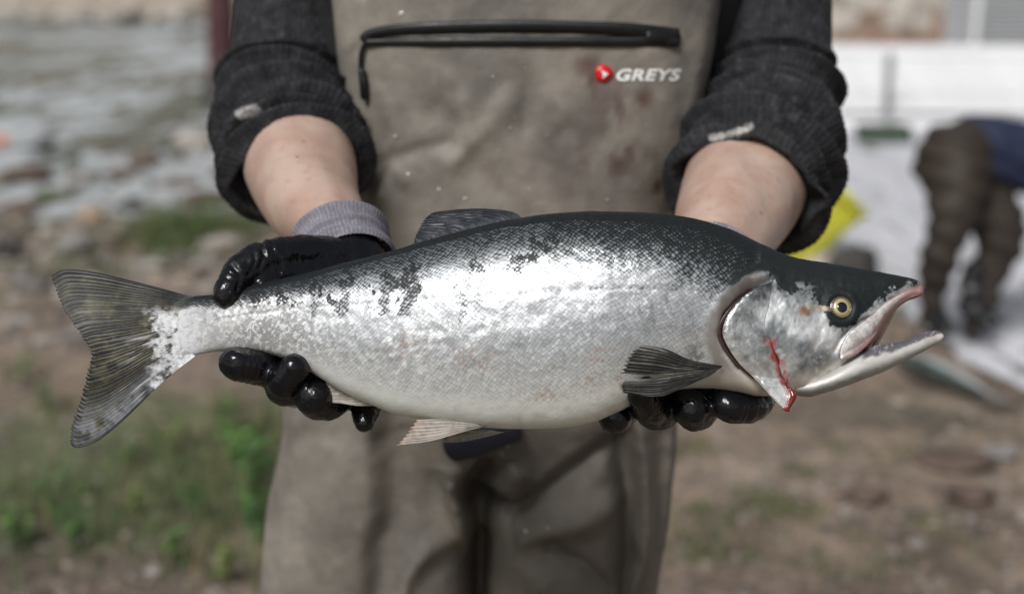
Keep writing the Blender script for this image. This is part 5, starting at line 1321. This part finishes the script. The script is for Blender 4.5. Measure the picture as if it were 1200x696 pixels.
LEFT = [  # (px, py, depth) chains and radii
    ([(396, 306, 96), (352, 301, 62), (312, 305, 30), (284, 318, 4), (268, 340, -12), (264, 348, -15)], [30, 27, 24.5, 21, 17.5, 15]),      # thumb over the stalk
    ([(395, 318, 88), (350, 322, 52), (322, 326, 22), (308, 336, 2)], [28, 24, 17, 11]),                                                       # web and fold under the thumb
    ([(348, 372, 68), (336, 412, 52), (322, 432, 22), (302, 430, -10), (281, 427, -22), (276, 426, -23)], [22, 22, 22, 21.5, 21, 20]),
    ([(372, 385, 66), (372, 425, 54), (358, 452, 30), (336, 453, 2), (334, 446, -20), (346, 431, -29)], [21, 22, 23, 23.5, 22, 18]),
    ([(398, 398, 66), (400, 440, 54), (390, 468, 34), (374, 470, 8), (367, 466, -10)], [21, 22, 22.5, 22.5, 21.5]),
    ([(425, 410, 70), (432, 445, 60), (430, 470, 46), (427, 487, 30), (427, 494, 24)], [19, 19.5, 19, 16, 12.5])]
LPALM = [([(398, 318, 108), (388, 330, 98), (378, 355, 84), (378, 388, 74)], [48, 50, 54, 50], [30, 28, 26, 22], (0, 1, 0)), ([(412, 312, 112), (378, 308, 92), (345, 310, 66)], [33, 32, 27], [30, 27, 24], (0, 1, 0)), ([(408, 312, 124), (406, 336, 106), (396, 356, 90)], [52, 53, 50], [52, 48, 34], (0, 1, 0))]
me, V, N_, x, y = glove(LEFT, LPALM, 3)
for L, w, a in (([(306, 283), (310, 300), (304, 315)], 2.6, -.0022), ([(318, 282), (321, 296)], 2.4, -.0018), ([(296, 290), (300, 306), (292, 322)], 2.4, -.0016), ([(272, 310), (282, 322), (278, 340)], 3, -.0016)):
    d_, _ = seg_dist(x, y, L); V = V + N_ * (a * np.exp(-(d_ / w) ** 2))[:, None]
set_co(me, V); GL = man('glove', me, M['rubber'])
RIGHT = [
    ([(742, 415, 92), (740, 455, 78), (730, 480, 50), (722, 488, 15), (721, 489, -6)], [20, 20.5, 21, 20.5, 19]),
    ([(785, 415, 92), (785, 450, 76), (780, 476, 46), (770, 482, 10), (760, 476, -24), (753, 462, -47), (754, 451, -50)], [21, 22, 22.5, 22.5, 21, 18, 15]),
    ([(828, 412, 90), (830, 448, 74), (824, 474, 44), (815, 482, 8), (810, 478, -14)], [22, 22.5, 23, 23, 22]),
    ([(868, 405, 82), (884, 440, 66), (890, 464, 38), (876, 476, 4), (858, 476, -12), (850, 474, -14)], [21, 21.5, 21, 21, 20, 18.5]),
    ([(868, 340, 108), (890, 345, 96), (905, 350, 88), (912, 352, 84)], [22, 19, 17, 14])]
RPALM = [([(826, 330, 118), (818, 360, 108), (808, 395, 98), (806, 425, 92)], [40, 56, 70, 62], [24, 26, 26, 22], (0, 1, 0))]
me, V, N_, x, y = glove(RIGHT, RPALM, 13)
set_co(me, V); GR = man('glove', me, M['rubber'])
def cuff(p0, p1, r0, r1, tilt_up):
    n, nr = 220, 60
    V, Fs, m = tube([p0, (np.array(p0) + p1) / 2, p1], [r0, (r0 + r1) / 2, r1], n=n, sub=30, up=tilt_up, caps=False)
    ring = V[:m * n].reshape(m, n, 3); cen = ring.mean(1); dr = ring - cen[:, None]; dr /= np.linalg.norm(dr, axis=2)[..., None]
    a = np.linspace(0, 2 * math.pi, n, endpoint=False)[None]; u = np.linspace(0, 1, m)[:, None]
    rib = np.abs(np.sin(a * 36))
    roll = .0022 * np.exp(-((u - .06) / .07) ** 2) + .0014 * np.sin(u * 17 + .6 * np.sin(a * 2))
    ring = ring + dr * (.0009 * rib + roll)[..., None]
    inner = [ring[0] - dr[0] * .003, ring[8] - dr[8] * .004]
    allv = np.vstack(inner[::-1] + [ring.reshape(-1, 3)])
    c = np.array([.21, .20, .235])[None] * (.7 + .4 * np.repeat(rib, m, 0).reshape(-1, 1)); c = lerp(c, np.array([.12, .115, .14]), (sst(.45, .5, u) * sst(.62, .56, u) * np.ones_like(a)).ravel() * .7)
    c = np.vstack([np.tile([.1, .1, .12], (2 * n, 1)), c])
    me = mesh_np('cuff', allv, grid_faces(m + 2, n, True)); attr(me, 'Col', c); return me
man('cuff', cuff(P(397, 277, 1.192), P(409, 315, 1.166), .0385, .0395, (0, -1, .3)), M['cuff'], GL)
man('cuff', cuff(P(838, 300, 1.205), P(828, 335, 1.175), .034, .034, (0, 0, 1)), M['cuff'], GR)
tg = np.array([P(412, 249, 1.178), P(421, 252, 1.174), P(418, 243, 1.176), P(411, 238, 1.180)])
mb = MB().add(np.vstack([tg, tg + [0, .0015, 0]]), [np.array([[0, 1, 2, 3], [7, 6, 5, 4], [0, 4, 5, 1], [1, 5, 6, 2], [2, 6, 7, 3], [3, 7, 4, 0]])]); man('glove_tag', mb.mesh('glove_tag', False), M['green_tag'], GL)

# ------------------------------------------------------------------ the person bending at the water
DB = (onZ(1115, 392) - CAM) @ FW
def Q(px, py, dd=0.0): return P(px, py, DB + dd)
fo = onZ(1115, 392)
BP = empty('person', (fo[0], fo[1], 0)); tag(BP, 'person in navy jacket and dark waders bending over at the water on the right', 'person')
BO = np.array([fo[0], fo[1], 0.0])
k_ = DB / F
def bman(name, mb, mat, vox=.012, sm=6):
    me = remesh(mb.mesh(name), vox, sm); V = co(me); N_ = nor(me)
    V = V + N_ * (.040 * (fbm(V * [5, 5, 8], 3, 5) - .5) + .007 * np.sin(V[:, 2] * 70 + 5 * fbm(V * 6, 2, 7) + V[:, 0] * 25))[:, None] * (.3 if name == 'body' else 1)
    set_co(me, V - BO); return link(name, me, mat, BP)
mb = MB()
mb.tube([Q(1120, 188), Q(1122, 235, -.08), Q(1108, 280, -.10), Q(1095, 325, -.04), Q(1092, 372, 0)], np.array([48, 34, 25, 19, 15]) * k_, n=28, sub=6)
mb.tube([Q(1138, 190, .1), Q(1158, 240, .06), Q(1174, 278, .0), Q(1156, 330, .02), Q(1140, 385, .02)], np.array([46, 36, 29, 21, 16]) * k_, n=28, sub=6)
mb.tube([Q(1112, 195, .05), Q(1140, 185, .05)], np.array([44, 42]) * k_, n=28, sub=6)
bman('trousers', mb, M['trouser'])
mb = MB()
mb.tube([Q(1140, 184, .05), Q(1170, 180, .05), Q(1215, 190, .05), Q(1265, 215, .05)], np.array([49, 46, 44, 38]) * k_, n=28, sub=6)
mb.tube([Q(1262, 222, -.15), Q(1258, 275, -.22), Q(1238, 320, -.25)], np.array([22, 18, 14]) * k_, n=20, sub=6)
mb.tube([Q(1262, 222, .22), Q(1262, 275, .25), Q(1245, 325, .2)], np.array([22, 18, 14]) * k_, n=20, sub=6)
bman('jacket', mb, M['jacket'])
mb = MB()
mb.tube([Q(1150, 185, .05), Q(1200, 190, .05), Q(1262, 216, .05)], np.array([30, 34, 30]) * k_, n=20, sub=5)
mb.tube([Q(1265, 218, .05), Q(1290, 235, .04), Q(1300, 245, .03)], np.array([17, 16, 16]) * k_, n=20, sub=5)
mb.tube([Q(1302, 250, .03), Q(1312, 268, .03)], np.array([27, 22]) * k_, n=24, sub=6)
mb.tube([Q(1326, 254, -.0), Q(1331, 258, 0)], np.array([5, 5]) * k_, n=10, sub=3)
for dy in (-.25, .2):
    x_ = 1238 if dy < 0 else 1245
    mb.tube([Q(1262, 222, dy), Q(1260, 275, dy), Q(x_, 320, dy), Q(x_ - 4, 335, dy)], np.array([14, 11, 8, 9]) * k_, n=16, sub=5)
    for f_ in range(5): mb.tube([Q(x_ - 10 + f_ * 4, 338, dy), Q(x_ - 12 + f_ * 4, 352 + (f_ % 3) * 2, dy + .01)], np.array([3, 2.4]) * k_, n=8, sub=3)
bman('body', mb, M['skin'], .008, 4)
mb = MB().tube([Q(1296, 244, .05), Q(1308, 255, .05)], np.array([29, 27]) * k_, n=24, sub=5); bman('hair', mb, M['hair'])
for a, b in (((1094, 366, 0), (1112, 376, -.12)), ((1136, 380, .02), (1160, 390, -.06))):
    A_, B_ = Q(*a), Q(*b); A_[2], B_[2] = .09, .055
    bman('boot', MB().tube([A_ + [0, 0, .14], A_, (A_ + B_) / 2 + [0, 0, -.01], B_], np.array([15, 15, 14, 12]) * k_, n=20, sub=6), M['boot'])
